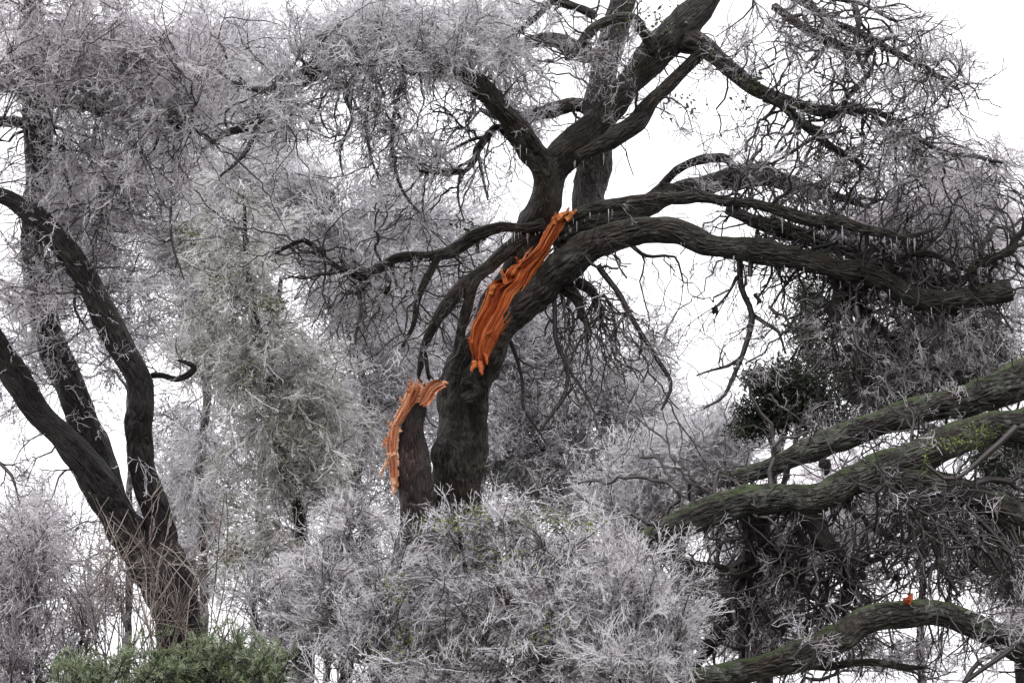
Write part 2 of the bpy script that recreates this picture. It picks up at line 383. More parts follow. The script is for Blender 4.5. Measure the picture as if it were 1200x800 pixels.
class Tree:
    def __init__(s, name, base, label, cat, bark, group=None):
        s.root = empty(name, base, label, cat, group); s.bark = bark
        s.np_, s.nd_, s.nr_ = [], [], []; s.br = Segs(); s.tw = Segs(); s.limbs = []; s.seed = ([], [], [])
    def limb(s, pts, d0, d1=None, name='limb', base=None, sides=14, cap='taper', mat=None, seed=True, flare=1.0, label=None, top=None, res=.28):
        """pts: (x, y, width in pixels[, depth]) traced along the limb."""
        d1 = d0 if d1 is None else d1; n = len(pts); w = []
        for i, q in enumerate(pts):
            d = q[3] if len(q) > 3 else d0 + (d1 - d0) * i / max(1, n - 1)
            w.append([*P(q[0], q[1], d), q[2] * .5 * K * d])
        if base is not None: w = [[*base[:3], base[3]]] + w
        if top is not None: w = w + [list(top)]
        w = np.array(w); w[0, 3] *= flare
        path = catmull(w, max(.022, res * np.median(w[:, 3])))
        V, F, uv, c, r = tube(path, sides=int(sides * 1.5), cap=cap, close0=base is None)
        o = link(name, mesh(name, V, F, uv), mat or s.bark, s.root)
        if label: o['label'] = label
        s.limbs.append((c, r))
        if seed:
            s.np_.append(c); s.nd_.append(tangents(c)); s.nr_.append(r)
        return o
    def thin(s, pts, d0, d1=None):
        """A traced thin branch, joined into the tree's branch mass."""
        d1 = d0 if d1 is None else d1; n = len(pts)
        w = np.array([[*P(q[0], q[1], d0 + (d1 - d0) * i / max(1, n - 1)), q[2] * .5 * K * d0] for i, q in enumerate(pts)])
        path = catmull(w, .07); c = path[:, :3]; r = path[:, 3]
        c = c + np.stack([noise3(c + k * 5., 9.0) for k in range(3)], 1) * .012
        s.br.chain(c, r); s.np_.append(c); s.nd_.append(tangents(c)); s.nr_.append(r)
        s.seed[0].append(c); s.seed[1].append(tangents(c)); s.seed[2].append(r)
    def fill(s, blobs, rk=.02, gn=.10, rng=RNG, coarse=.12, lift=.12):
        """Branches from the skeleton into crown volumes; blobs: (x, y, rx, ry, depth, rdepth, count)."""
        T = []
        for b in blobs:
            t = in_blob(b[6], b[:6], rng); T.append(t)
        cs = [t[:max(1, int(len(t) * coarse))] for t in T]; fs = [t[max(1, int(len(t) * coarse)):] for t in T]
        order = [*np.vstack(cs)] + [*rng.permutation(np.vstack(fs))]
        cap = sum(len(x) for x in s.np_) + len(order) * 40
        N = np.zeros((cap, 3)); D = np.zeros((cap, 3)); R = np.zeros(cap); U = np.zeros(cap); k = 0
        for a, b, c in zip(s.np_, s.nd_, s.nr_):
            N[k:k + len(a)] = a; D[k:k + len(a)] = b; R[k:k + len(a)] = c; k += len(a)
        for t in order:
            dd = np.linalg.norm(N[:k] - t, axis=1)
            cost = dd * (1 + .35 * rng.random(k)) + (R[:k] < .0055) * 9 + U[:k] * .22
            i = int(np.argmin(cost)); L = dd[i]; U[max(0, i - 2):i + 3] += 1
            if L < .1: continue
            p0 = N[i]; L = np.linalg.norm(t - p0)
            n = int(min(36, max(4, L / .09)))
            ctl = p0 + nrm(D[i] + nrm(t - p0) * .9) * L * .45 + np.array([0, 0, lift * L])
            u = np.linspace(0, 1, n + 1)[:, None]
            c = (1 - u) ** 2 * p0 + 2 * u * (1 - u) * ctl + u * u * t
            w = np.cumsum(rng.normal(size=(n + 1, 3)), axis=0) * gn * L / math.sqrt(n) * .8
            w -= w[0] + (w[-1] - w[0]) * u
            c = c + w
            r0 = min(.62 * R[i], .0045 + rk * L)
            r = r0 + (max(.0035, .28 * r0) - r0) * u[:, 0] ** .8
            s.br.chain(c, r)
            tg = tangents(c); m = len(c) - 1
            if k + m >= cap: break
            N[k:k + m] = c[1:]; D[k:k + m] = tg[1:]; R[k:k + m] = r[1:]; k += m
            s.seed[0].append(c[1:]); s.seed[1].append(tg[1:]); s.seed[2].append(r[1:])
    def gnarl(s, win, n, r=.017, steps=16, step=.085, tort=.36, trop=(0, 0, -.03), split=.10, rng=RNG, bias=(0, 0, 0), rdec=.93, rmin=.0034, keep=.12):
        """Crooked bare branchlets from the limbs inside a photo window x0, y0, x1, y1."""
        c = np.vstack(s.np_); d = np.vstack(s.nd_); rr = np.concatenate(s.nr_); x, y = px_of(c)
        ok = np.where((x > win[0]) & (x < win[2]) & (y > win[1]) & (y < win[3]) & (rr > .006))[0]
        if len(ok) == 0: return
        n = max(4, int(n * .45)); i = rng.choice(ok, n); sg = Segs(); v = nrm(rng.normal(size=(n, 3)) + np.asarray(bias) + d[i] * .3 + np.array([0, .35, 0]))
        grow(sg, c[i], v, np.minimum(rr[i] * .6, r * (.3 + .8 * rng.random(n) ** 2)), steps, step, tort, trop, split, rdec=rdec, rmin=rmin, spread=.9, rng=rng)
        s.br.a += sg.a; _, p1, _, r1, _, t1, _ = sg.cat(); k = rng.random(len(p1)) < keep
        s.seed[0].append(p1[k]); s.seed[1].append(t1[k]); s.seed[2].append(r1[k])
    def sprout(s, prob, scale=1.0, fwd=.9, droop=.0, limb_prob=0.0, bias=(0, 0, 0), rng=RNG, wild=.6, where=None, name='twigs', mat=None, **kw):
        """Twig sprays on every generated branch (and, if asked, straight on the limbs)."""
        p = np.vstack(s.seed[0]); d = np.vstack(s.seed[1]); n0 = len(p)
        if where is not None:
            x, y = px_of(p); k = where(x, y); p, d = p[k], d[k]
        q = np.floor(prob + rng.random(len(p))).astype(int); ps, ds = [np.repeat(p, q, 0)], [np.repeat(d, q, 0)]
        if limb_prob:
            for c, rr in s.limbs:
                z = rng.random(len(c)) < limb_prob; m = z.sum()
                dv = nrm(rng.normal(size=(m, 3))); ps.append(c[z] + dv * (rr[z] * .8)[:, None]); ds.append(dv)
        p = np.vstack(ps); d = nrm(np.vstack(ds)); d = nrm(rng.normal(size=p.shape) * wild + d * fwd + np.asarray(bias) + np.array([0, 0, -droop]))
        x, y = px_of(p); k = s.clear(x, y, (p - CAM) @ FWD); p, d = p[k], d[k]
        global NSPR; NSPR += len(p)
        spray_part(name, p, d, rng.uniform(.55, 1.25, len(p)) * scale, mat, s.root, rng, **kw)
    def clear(s, x, y, d): return np.ones(len(x), bool)
    def finish(s, br_mat, br_sides=4):
        if len(s.br): link('branches', seg_mesh('branches', s.br, br_sides), br_mat, s.root, 'stuff')
    def icicles(s, n, length=(.06, .2), xr=(0, 1200), yr=(0, 800), rng=RNG):
        """Icicles under the limbs."""
        C = np.vstack([c for c, _ in s.limbs]); R = np.concatenate([r for _, r in s.limbs])
        rel = C - CAM; d = rel @ FWD; px = 600 + rel @ RIGHT / (K * d); py = 400 - rel @ UP / (K * d)
        tz = np.concatenate([np.abs(tangents(c)[:, 2]) for c, _ in s.limbs])
        ok = np.where((tz < .62) & (px > xr[0]) & (px < xr[1]) & (py > yr[0]) & (py < yr[1]))[0]
        i = rng.choice(ok, n); sg = Segs()
        dense = noise3(C[i], 4.0) > rng.uniform(-.9, .5, n); i = i[dense]; n = len(i)
        p = C[i] - np.array([0, 0, 1]) * (R[i] * .9)[:, None] + rng.normal(size=(n, 3)) * np.array([.08, .06, .012]) * np.minimum(1, R[i] * 8)[:, None]
        L = rng.uniform(*length, n) * rng.uniform(.1, 1, n) ** 1.4
        dn = np.tile([0, 0, -1.0], (n, 1)); r = .0028 + L * .013
        m = p + dn * (L * .4)[:, None]; e = p + dn * L[:, None]
        sg.add(p, m, r, r * .7, dn, dn); sg.add(m, e, r * .7, r * .08, dn, dn)
        link('icicles', seg_mesh('icicles', sg, 4), M['icicle'], s.root, 'stuff')
    def leaves(s, clumps, mat, size=.045, name='leaves', rng=RNG):
        V = []
        for (x, y, rx, ry, d, n) in clumps:
            V.append(in_blob(n, (x, y, rx, ry, d, rx * K * d), rng))
        link(name, leaf_mesh(name, np.vstack(V), size, rng), mat, s.root, 'stuff')
NSPR = 0

def leaf_mesh(name, p, size, rng=RNG, droop=.3, width=.28):
    n = len(p); a = nrm(rng.normal(size=(n, 3)) + np.array([0, 0, -droop])); b = nrm(np.cross(a, rng.normal(size=(n, 3))))
    c = np.cross(a, b); L = (rng.uniform(.6, 1.3, n) * size)[:, None]; W = L * width
    V = np.stack([p, p + a * L * .45 + b * W + c * L * .06, p + a * L, p + a * L * .45 - b * W + c * L * .06], 1).reshape(-1, 3)
    k = np.arange(n)[:, None] * 4
    return set_tone(mesh(name, V, np.hstack([k, k + 1, k + 2, k + 3])), rng.random(n), 4)

def px_of(p):
    rel = p - CAM; d = rel @ FWD
    return 600 + rel @ RIGHT / (K * d), 400 - rel @ UP / (K * d)

def ground_under(x, y, d, dz=-.15):
    q = P(x, y, d); return np.array([q[0], q[1], dz])

# ================================================================== ground
N = 60; g = np.linspace(-1, 1, N + 1); g = np.sign(g) * np.abs(g) ** 3 * 1500
gx, gy = np.meshgrid(g, g, indexing='ij')
gv = np.stack([gx, gy, noise3(np.stack([gx, gy, gx * 0], -1), .25) * .06 - .06], -1).reshape(-1, 3)
i, j = np.meshgrid(np.arange(N), np.arange(N), indexing='ij')
gf = np.stack([i * (N + 1) + j, (i + 1) * (N + 1) + j, (i + 1) * (N + 1) + j + 1, i * (N + 1) + j + 1], -1).reshape(-1, 4)
tag(link('ground', mesh('ground', gv, gf), ground_mat()), kind='structure')

# ================================================================== the broken oak
DO = 13.0
b0 = ground_under(540, 570, DO)
oak = Tree('broken_oak', (b0[0], b0[1], 0), 'large oak with a long orange torn wound down its forked trunk', 'tree', M['bark'])
oak.limb([(541, 620, 70), (543, 570, 62), (548, 520, 57), (553, 470, 60), (560, 430, 60), (577, 385, 52), (598, 335, 46), (618, 285, 44), (637, 235, 37), (646, 198, 40), (672, 172, 37), (703, 143, 33), (735, 106, 31), (764, 68, 34), (795, 35, 38), (826, 5, 34), (862, -40, 28), (890, -90, 18)],
         DO, name='trunk', base=(b0[0], b0[1], -.2, .42), sides=26)
oak.limb([(562, 450, 34), (582, 408, 38), (603, 376, 40), (630, 345, 38), (660, 318, 38), (695, 295, 36), (735, 279, 31), (780, 271, 28), (820, 284, 29), (870, 294, 27), (920, 304, 27), (975, 315, 25), (1030, 326, 25), (1065, 344, 25), (1105, 353, 25), (1150, 346, 25), (1189, 338, 27)],
         DO - .15, 12.0, sides=20, cap='flat')
oak.limb([(640, 215, 34), (634, 188, 32), (615, 160, 27), (590, 130, 26), (565, 102, 25), (530, 85, 22), (485, 72, 20), (435, 66, 19), (390, 75, 19), (350, 92, 21), (325, 112, 20), (305, 138, 15), (290, 148, 11), (262, 158, 8), (238, 176, 5)], DO, 11.6, sides=16)
oak.limb([(672, 186, 16), (700, 170, 20), (722, 156, 24), (744, 141, 24), (765, 113, 18), (792, 90, 15), (824, 60, 14)], DO - .25, DO - .1, sides=12)
oak.limb([(800, 40, 34), (834, 60, 24), (860, 84, 21), (884, 106, 17), (924, 119, 14), (957, 129, 13), (984, 131, 13), (991, 119, 8), (1010, 101, 7), (1025, 82, 5)], DO, 12.2, sides=12)
oak.limb([(895, 110, 14), (915, 122, 11), (942, 147, 11), (969, 169, 9), (991, 184, 8), (1012, 197, 5)], 12.6, 12.2, name='branch', sides=10)
oak.limb([(975, 131, 10), (1005, 129, 8), (1032, 134, 7), (1060, 152, 5), (1075, 172, 3)], 12.35, 12.0, name='branch', sides=8)
oak.limb([(850, -30, 22), (905, -14, 14), (946, 2, 11), (969, 22, 9), (1010, 41, 9), (1040, 56, 8), (1070, 71, 8), (1100, 90, 6), (1124, 107, 3)], DO, 11.7, sides=10)
oak.limb([(905, 5, 12), (935, 26, 11), (957, 41, 11), (984, 53, 10), (1025, 60, 6)], 12.7, 12.2, name='branch', sides=10)
oak.limb([(640, 280, 24), (662, 259, 16), (685, 248, 16), (719, 240, 15), (755, 231, 14), (800, 233, 14), (837, 233, 13), (875, 241, 13), (912, 248, 13), (950, 259, 13), (987, 260, 12), (1025, 271, 10), (1060, 278, 6), (1095, 270, 4)], DO - .2, 11.9, sides=12)
oak.limb([(650, 290, 30), (690, 262, 28), (737, 252, 26), (775, 234, 24), (805, 222, 26), (840, 214, 28), (880, 211, 28), (915, 216, 22), (948, 222, 15), (985, 232, 10), (1020, 244, 6)], DO + .3, 13.4, sides=14)
oak.limb([(756, 240, 14), (776, 216, 11), (798, 197, 10), (822, 188, 11), (850, 187, 11), (860, 197, 9), (872, 212, 8)], 13.35, 13.3, name='branch', sides=10)
oak.limb([(850, 245, 14), (890, 262, 15), (930, 276, 18), (968, 290, 12), (1010, 300, 8)], 12.8, 12.4, name='branch', sides=10)
oak.limb([(1000, 318, 20), (1035, 318, 24), (1075, 324, 24), (1108, 332, 18), (1130, 326, 8)], 12.7, 12.6, name='branch', sides=10)
oak.limb([(1035, 322, 10), (1050, 312, 9), (1070, 296, 9), (1092, 298, 7), (1120, 310, 4)], 12.3, 12.1, name='branch', sides=8)
oak.limb([(1145, 343, 14), (1138, 322, 12), (1142, 309, 11), (1160, 302, 11), (1184, 292, 11), (1190, 280, 9), (1204, 270, 8), (1235, 258, 5)], 12.05, 11.9, name='branch', sides=10)
oak.limb([(640, 262, 20), (614, 268, 13), (587, 266, 13), (561, 274, 14), (535, 288, 14), (512, 297, 13), (467, 302, 12), (447, 313, 12), (430, 325, 11), (424, 342, 8)], DO - .1, 12.5, sides=12)
oak.limb([(440, 320, 9), (420, 322, 7), (397, 313, 6), (379, 300, 6), (360, 282, 6), (345, 285, 5), (322, 298, 3)], 12.5, 12.3, name='branch', sides=8)
oak.limb([(514, 298, 10), (505, 316, 9), (496, 333, 9), (489, 357, 8), (484, 384, 6), (471, 407, 4)], 12.6, 12.4, name='branch', sides=8)
oak.limb([(618, 275, 20), (602, 287, 17), (576, 309, 17), (550, 331, 17), (527, 356, 16), (509, 384, 11), (496, 410, 8), (490, 442, 5)], DO - .05, 12.6, sides=12)
oak.limb([(496, 405, 6), (500, 425, 5), (504, 446, 4)], 12.6, 12.6, name='branch', sides=8)
oak.limb([(534, 440, 16), (537, 417, 14), (541, 391, 13), (548, 361, 12), (555, 334, 11), (566, 322, 8), (580, 316, 5)], DO - .32, DO - .35, name='branch', sides=10)
oak.limb([(605, 165, 11), (582, 148, 8), (568, 162, 8), (560, 174, 8), (555, 188, 7), (539, 202, 6), (512, 203, 5), (482, 199, 3)], 12.9, 12.5, name='branch', sides=8)
oak.limb([(655, 325, 26), (668, 340, 18), (678, 352, 13), (683, 378, 5)], DO - .2, 12.7, name='branch', sides=10)
oak.limb([(675, 330, 14), (695, 340, 11), (702, 357, 7), (705, 378, 4)], DO - .1, 12.8, name='branch', sides=8)
oak.limb([(975, 318, 16), (983, 334, 13), (980, 374, 12), (994, 411, 9), (1022, 443, 6), (1048, 470, 4)], 12.5, 12.2, name='branch', sides=10)
oak.limb([(990, 322, 16), (1002, 355, 12), (1030, 388, 11), (1050, 415, 9), (1065, 438, 7), (1082, 452, 4)], 12.6, 12.4, name='branch', sides=10)
oak.limb([(1020, 376, 9), (1045, 395, 9), (1070, 415, 8), (1107, 434, 8), (1140, 436, 6), (1165, 445, 3)], 12.5, 12.3, name='branch', sides=8)
oak.limb([(745, 262, 30), (712, 262, 42), (696, 240, 42), (693, 215, 40), (696, 187, 40), (694, 150, 36), (696, 118, 34), (708, 78, 33), (718, 45, 32), (732, -10, 28), (742, -80, 20)], DO + .35, 13.9, name='stem', sides=18, mat=M['bark_red'], label='reddish upright stem behind the fork')
oak.limb([(694, 128, 22), (677, 124, 18), (655, 128, 17), (640, 134, 16), (612, 140, 14), (585, 138, 9), (560, 128, 5)], 13.75, 13.6, sides=10)
oak.limb([(705, 75, 18), (670, 52, 17), (640, 46, 17), (610, 50, 14), (580, 66, 10), (555, 70, 5)], 13.8, 13.4, sides=10)
oak.limb([(770, 60, 16), (752, 30, 14), (738, 22, 13), (700, 32, 12), (675, 62, 11), (662, 72, 6)], 12.8, 12.5, name='branch', sides=10)
oak.limb([(700, 20, 10), (655, 2, 9), (628, 20, 8), (600, 42, 7), (588, 60, 3)], 13.2, 12.8, name='branch', sides=8)
# knots and stubs on the trunk
oak.limb([(545, 470, 20), (560, 458, 14), (552, 444, 12), (540, 448, 10)], DO - .2, DO - .28, name='knot', sides=10, seed=False)
# thin traced branches that hang below the limbs
for pts, d in (([(648, 352, 6), (651, 395, 6), (666, 432, 5), (662, 462, 5), (645, 488, 4), (632, 507, 2)], 12.7),
               ([(666, 432, 4), (690, 470, 3), (700, 500, 2)], 12.7), ([(596, 394, 6), (604, 418, 5), (612, 450, 4), (615, 480, 4), (640, 520, 2)], 13.15),
               ([(700, 310, 8), (722, 339, 7), (737, 369, 6), (760, 406, 6), (786, 447, 5), (775, 480, 3)], 12.7),
               ([(735, 366, 4), (718, 390, 4), (720, 420, 3), (738, 432, 2)], 12.7),
               ([(866, 300, 8), (867, 336, 7), (881, 370, 7), (871, 415, 6), (849, 462, 4), (825, 478, 2)], 12.6),
               ([(881, 368, 5), (898, 379, 5), (912, 389, 4), (920, 415, 2)], 12.6), ([(871, 415, 4), (855, 428, 4), (815, 440, 2)], 12.6),
               ([(866, 320, 3), (852, 345, 3), (838, 360, 2)], 12.6),
               ([(738, 284, 6), (752, 297, 5), (765, 301, 4), (790, 300, 3), (800, 330, 2)], 12.8),
               ([(420, 335, 7), (424, 365, 6), (416, 392, 4), (420, 420, 2)], 12.4), ([(452, 312, 4), (452, 338, 2)], 12.4),
               ([(480, 70, 5), (462, 130, 5), (460, 180, 5), (470, 220, 4), (492, 250, 2)], 12.4),
               ([(420, 80, 5), (404, 110, 5), (412, 140, 4), (398, 178, 4), (402, 205, 2)], 12.2), ([(438, 70, 5), (430, 140, 5), (434, 180, 4), (445, 210, 2)], 12.3),
               ([(560, 175, 4), (565, 205, 4), (572, 235, 2)], 12.6), ([(540, 200, 4), (536, 230, 3), (545, 260, 2)], 12.6),
               ([(305, 140, 8), (293, 172, 7), (276, 190, 5), (258, 206, 3)], 11.7), ([(330, 105, 9), (300, 105, 7), (272, 98, 6), (255, 82, 5), (235, 75, 3)], 11.8),
               ([(290, 104, 6), (270, 80, 5), (262, 56, 4), (248, 40, 2)], 11.8), ([(320, 100, 5), (345, 75, 4), (352, 60, 2)], 11.8),
               ([(880, -10, 8), (1000, 2, 5), (1050, 25, 4)], 12.2), ([(1000, 0, 7), (1008, 25, 7), (1002, 50, 6), (1015, 90, 3)], 12.3), ([(1050, 140, 7), (1100, 178, 6), (1140, 182, 5), (1175, 190, 3)], 12.0)):
    oak.thin(pts, d, d - .15)
r1 = np.random.default_rng(5)
oak.fill([(480, 60, 130, 75, 12.4, 1.0, 170), (400, 40, 100, 60, 12.0, .8, 90), (560, 20, 110, 50, 12.6, 1.0, 80), (620, 110, 80, 50, 13.2, .7, 26), (690, 60, 90, 60, 12.8, 1.0, 70),
          (430, 170, 110, 60, 12.4, .6, 40), (290, 120, 90, 80, 11.8, .6, 50), (510, 190, 70, 45, 12.6, .5, 16), (400, 300, 90, 60, 12.4, .5, 22), (470, 370, 60, 60, 12.5, .4, 12)], rng=r1)
oak.fill([(1000, 60, 150, 80, 12.2, .9, 140), (1090, 110, 80, 100, 12.0, .8, 110), (880, 60, 80, 45, 12.6, .6, 34), (1020, 200, 160, 60, 12.3, .8, 200), (1120, 250, 100, 90, 12.0, .8, 220), (900, 215, 100, 35, 12.9, .5, 40),
          (1000, 290, 170, 50, 12.5, .6, 150), (1110, 390, 100, 60, 12.4, .5, 120), (1010, 400, 60, 60, 12.3, .4, 24)], rng=r1)
oak.fill([(690, 420, 80, 70, 12.7, .5, 34), (760, 400, 50, 60, 12.7, .4, 16), (870, 400, 55, 60, 12.6, .4, 16), (640, 470, 50, 50, 12.8, .4, 14), (800, 160, 60, 60, 12.8, .6, 10)], rng=r1, rk=.012, lift=0)
oak.gnarl((880, 190, 1200, 360), 110, rng=r1, r=.034, steps=22, step=.085, tort=.40, split=.07, rdec=.94, bias=(.2, .9, -.3), keep=.4)
for w, n, kw in (((380, 40, 620, 130), 140, dict(bias=(0, 0, -.9), trop=(0, 0, -.06))), ((300, 60, 420, 160), 40, dict(bias=(-.3, 0, -.4))), ((420, 250, 620, 340), 130, dict(bias=(-.2, 0, -.3))), ((300, 270, 440, 340), 70, {}),
                  ((480, 140, 610, 210), 24, dict(bias=(0, 0, -.6))), ((480, 330, 610, 450), 26, dict(bias=(-.3, 0, -.5))), ((640, 280, 820, 400), 170, dict(bias=(.2, 0, -1.0), trop=(0, 0, -.05))), ((640, 350, 790, 520), 40, dict(r=.010)),
                  ((840, 280, 960, 480), 40, dict(bias=(0, 0, -.8), r=.011)), ((880, 180, 1200, 350), 430, dict(tort=.42, bias=(0, .9, .1))), ((960, 300, 1200, 460), 340, dict(bias=(0, .8, -.7), tort=.42)), ((860, 200, 1000, 300), 120, dict(bias=(0, 0, -.2))), ((900, 0, 1130, 200), 260, dict(tort=.42)), ((840, 40, 1000, 140), 30, dict()),
                  ((660, 0, 860, 130), 70, dict()), ((560, 20, 700, 150), 50, dict(bias=(-.2, 0, -.2)))):
    oak.gnarl(w, n, rng=r1, **kw)
def clear_front(sg, x0, y0, x1, y1, dmax):
    """Drop the pieces that would hang right before the torn face."""
    out = []
    for a in sg.a:
        x, y = px_of(a[1]); k = ~((x > x0) & (x < x1) & (y > y0) & (y < y1) & ((a[1] - CAM) @ FWD < dmax))
        out.append(tuple(v[k] for v in a))
    sg.a = out
for w_ in range(850, 1200, 70): clear_front(oak.br, w_, 235, w_ + 70, 365, 12.66 - (w_ - 560) * .00135)
clear_front(oak.br, 545, 300, 632, 440, 12.95); clear_front(oak.br, 600, 240, 682, 300, 12.95); clear_front(oak.br, 440, 440, 530, 590, 12.45); clear_front(oak.br, 515, 440, 590, 570, 12.9)
in_front = lambda x, y, d: (x > 840) & (y > 215) & (y < 372) & (d < 12.95 - (x - 560) * .00135)      # nothing hangs right before the long limbs
oak.clear = lambda x, y, d: ~in_front(x, y, d) & ~((x > 515) & (x < 705) & (y > 215) & (y < 470) & (d < 13.1)) & ~((x > 420) & (x < 620) & (y > 430) & (y < 600) & (d < 13.1))
is_left = lambda x, y: (x < 640) & (y < 235 - .08 * np.abs(x - 430))
oak.sprout(.31, scale=.8, rng=r1, where=lambda x, y: ~is_left(x, y), mat=M['ice_thin'], r=.0034, rmin=.0018, limb_prob=.02, tort=.34, spur=.7)
oak.sprout(.9, scale=.9, droop=.15, rng=r1, where=is_left, name='iced_twigs', mat=M['ice_pale'], r=.0042, rmin=.0026)
oak.finish(M['bark_thin'])
oak.icicles(800, (.02, .22), (560, 1200), (0, 360))
oak.leaves([(800, 120, 30, 30, 12.8, 40), (885, 100, 20, 18, 12.6, 40), (760, 20, 60, 30, 12.7, 120), (548, 268, 20, 14, 12.8, 40), (560, 285, 20, 10, 12.8, 20), (500, 375, 14, 10, 12.5, 16), (980, 170, 40, 30, 12.3, 60),
            (905, 265, 30, 14, 12.6, 50), (868, 122, 14, 10, 12.7, 20), (1010, 205, 60, 30, 12.3, 70), (825, 60, 20, 20, 12.7, 20), (940, 130, 30, 30, 12.3, 30)], M['leaf'])
# ------------------------------------------------------------------ torn wood
def torn_face(name, left, right, depth, mat, parent, rows=70, cols=22, ridge=.025, curve=.08, skirt=.3, jag=.0, seed=1, cracks=0, hollows=()):
    """A torn surface between two traced edges: fibre ridges, rolled edges and a back that runs into the stem."""
    rg = np.random.default_rng(seed); left = np.array(left, float); right = np.array(right, float)
    def at(e, t):
        s = np.concatenate([[0], np.cumsum(np.linalg.norm(np.diff(e, axis=0), axis=1))]); s /= s[-1]
        return np.stack([np.interp(t, s, e[:, 0]), np.interp(t, s, e[:, 1])], 1)
    ns = cols // 2; w_ = rg.uniform(.4, 1.6, ns); ed = np.concatenate([[0], np.cumsum(w_)]) / w_.sum(); cols = 2 * ns
    u = np.stack([ed[:-1], ed[1:]], 1).ravel(); t = np.linspace(0, 1, rows)
    z = np.zeros((rows, cols)); ton = np.zeros((rows, cols)); T = np.zeros((rows, cols)); zs = np.cumsum(rg.normal(size=ns)); zs -= np.linspace(zs[0], zs[-1], ns)
    for k in range(ns):
        e = abs(2 * (k + .5) / ns - 1); lo_ = rg.uniform(0, .05 + .05 * e); hi_ = 1 - rg.uniform(0, .05 + .05 * e)
        tk = lo_ + t * (hi_ - lo_); f = rg.uniform(2, 7); ph_ = rg.uniform(0, 6.3)
        zz = ridge * (.35 * zs[k] + rg.normal() * .7 + .5 * np.sin(tk * f + ph_)) + ridge * .12 * rg.normal(size=rows)
        brk = rg.uniform(.1, .95, 2); zz = zz + ridge * 1.1 * ((tk > brk[0]) * rg.normal() * .6 + (tk > brk[1]) * rg.normal() * .6)     # a fibre snaps and steps down
        tn = rg.random() + .18 * (tk > brk[0]) * rg.normal() + .18 * (tk > brk[1]) * rg.normal()
        for c_ in (0, 1): z[:, 2 * k + c_] = zz; ton[:, 2 * k + c_] = tn; T[:, 2 * k + c_] = tk
    uu = np.broadcast_to(u, (rows, cols))
    for k in range(cracks):                                                                        # open cracks along the grain
        c0 = rg.uniform(.15, .85); t0 = rg.uniform(.1, .8); z += np.exp(-((uu - c0 - .15 * (T - t0)) / .03) ** 2 - ((T - t0) / rg.uniform(.06, .16)) ** 2) * .08
    for (hu, ht, su, st_, dp) in hollows:                                                          # rotten hollows
        z += np.exp(-((uu - hu) / su) ** 2 - ((T - ht) / st_) ** 2) * dp
    z += curve * (2 * uu - 1) ** 2; V = []; uv = []
    for i in range(rows):
        L, R = at(left, T[i]), at(right, T[i])
        for j in range(cols):
            jx = rg.normal() * jag * (j in (0, cols - 1))
            q = L[j] + (R[j] - L[j]) * u[j]; dq = depth(T[i, j])
            V.append(P(q[0] + jx, q[1] + jx * .5, dq + z[i, j])); uv.append((u[j] * np.linalg.norm(R[j] - L[j]) * K * dq, T[i, j] * np.linalg.norm(left[-1] - left[0]) * K * dq))
    F = [(i * cols + j, i * cols + j + 1, (i + 1) * cols + j + 1, (i + 1) * cols + j) for i in range(rows - 1) for j in range(cols - 1)]
    rim = [*range(cols)] + [i * cols + cols - 1 for i in range(1, rows)] + [(rows - 1) * cols + j for j in range(cols - 2, -1, -1)] + [i * cols for i in range(rows - 2, 0, -1)]
    c = np.mean(np.array(V), axis=0); b = len(V)
    for k in rim:
        v = V[k]; m = c + (v - c) * .9
        V.append(m + FWD * skirt); uv.append(uv[k])
    for a in range(len(rim)):
        e = (a + 1) % len(rim); F.append((rim[a], b + a, b + e, rim[e]))
    me = mesh(name, V, F, uv, smooth=False); set_tone(me, np.concatenate([ton.ravel(), np.full(len(V) - ton.size, .3)]), 1); return link(name, me, mat, parent)

def splinter(p0, p1, w0, d0, d1, mat, parent, bend=.0, seed=0):
    """One sharp sliver of wood from p0 to its point p1."""
    rg = np.random.default_rng(seed); n = 7; t = np.linspace(0, 1, n); a, b = P(*p0, d0), P(*p1, d1)
    c = a + (b - a) * t[:, None] + np.outer(np.sin(t * math.pi) * bend, RIGHT) + rg.normal(size=(n, 3)) * .006
    r = w0 * .5 * K * d0 * (1 - t) ** .6 * rg.uniform(.8, 1.15, n) + .002
    V, F, uv, _, _ = tube(np.hstack([c, r[:, None]]), sides=5, wob=0, rough=0)
    me = mesh('splinter', V, F, uv * .4, smooth=False); set_tone(me, np.full(len(V), rg.uniform(.2, 1)), 1); return link('splinter', me, mat, parent)

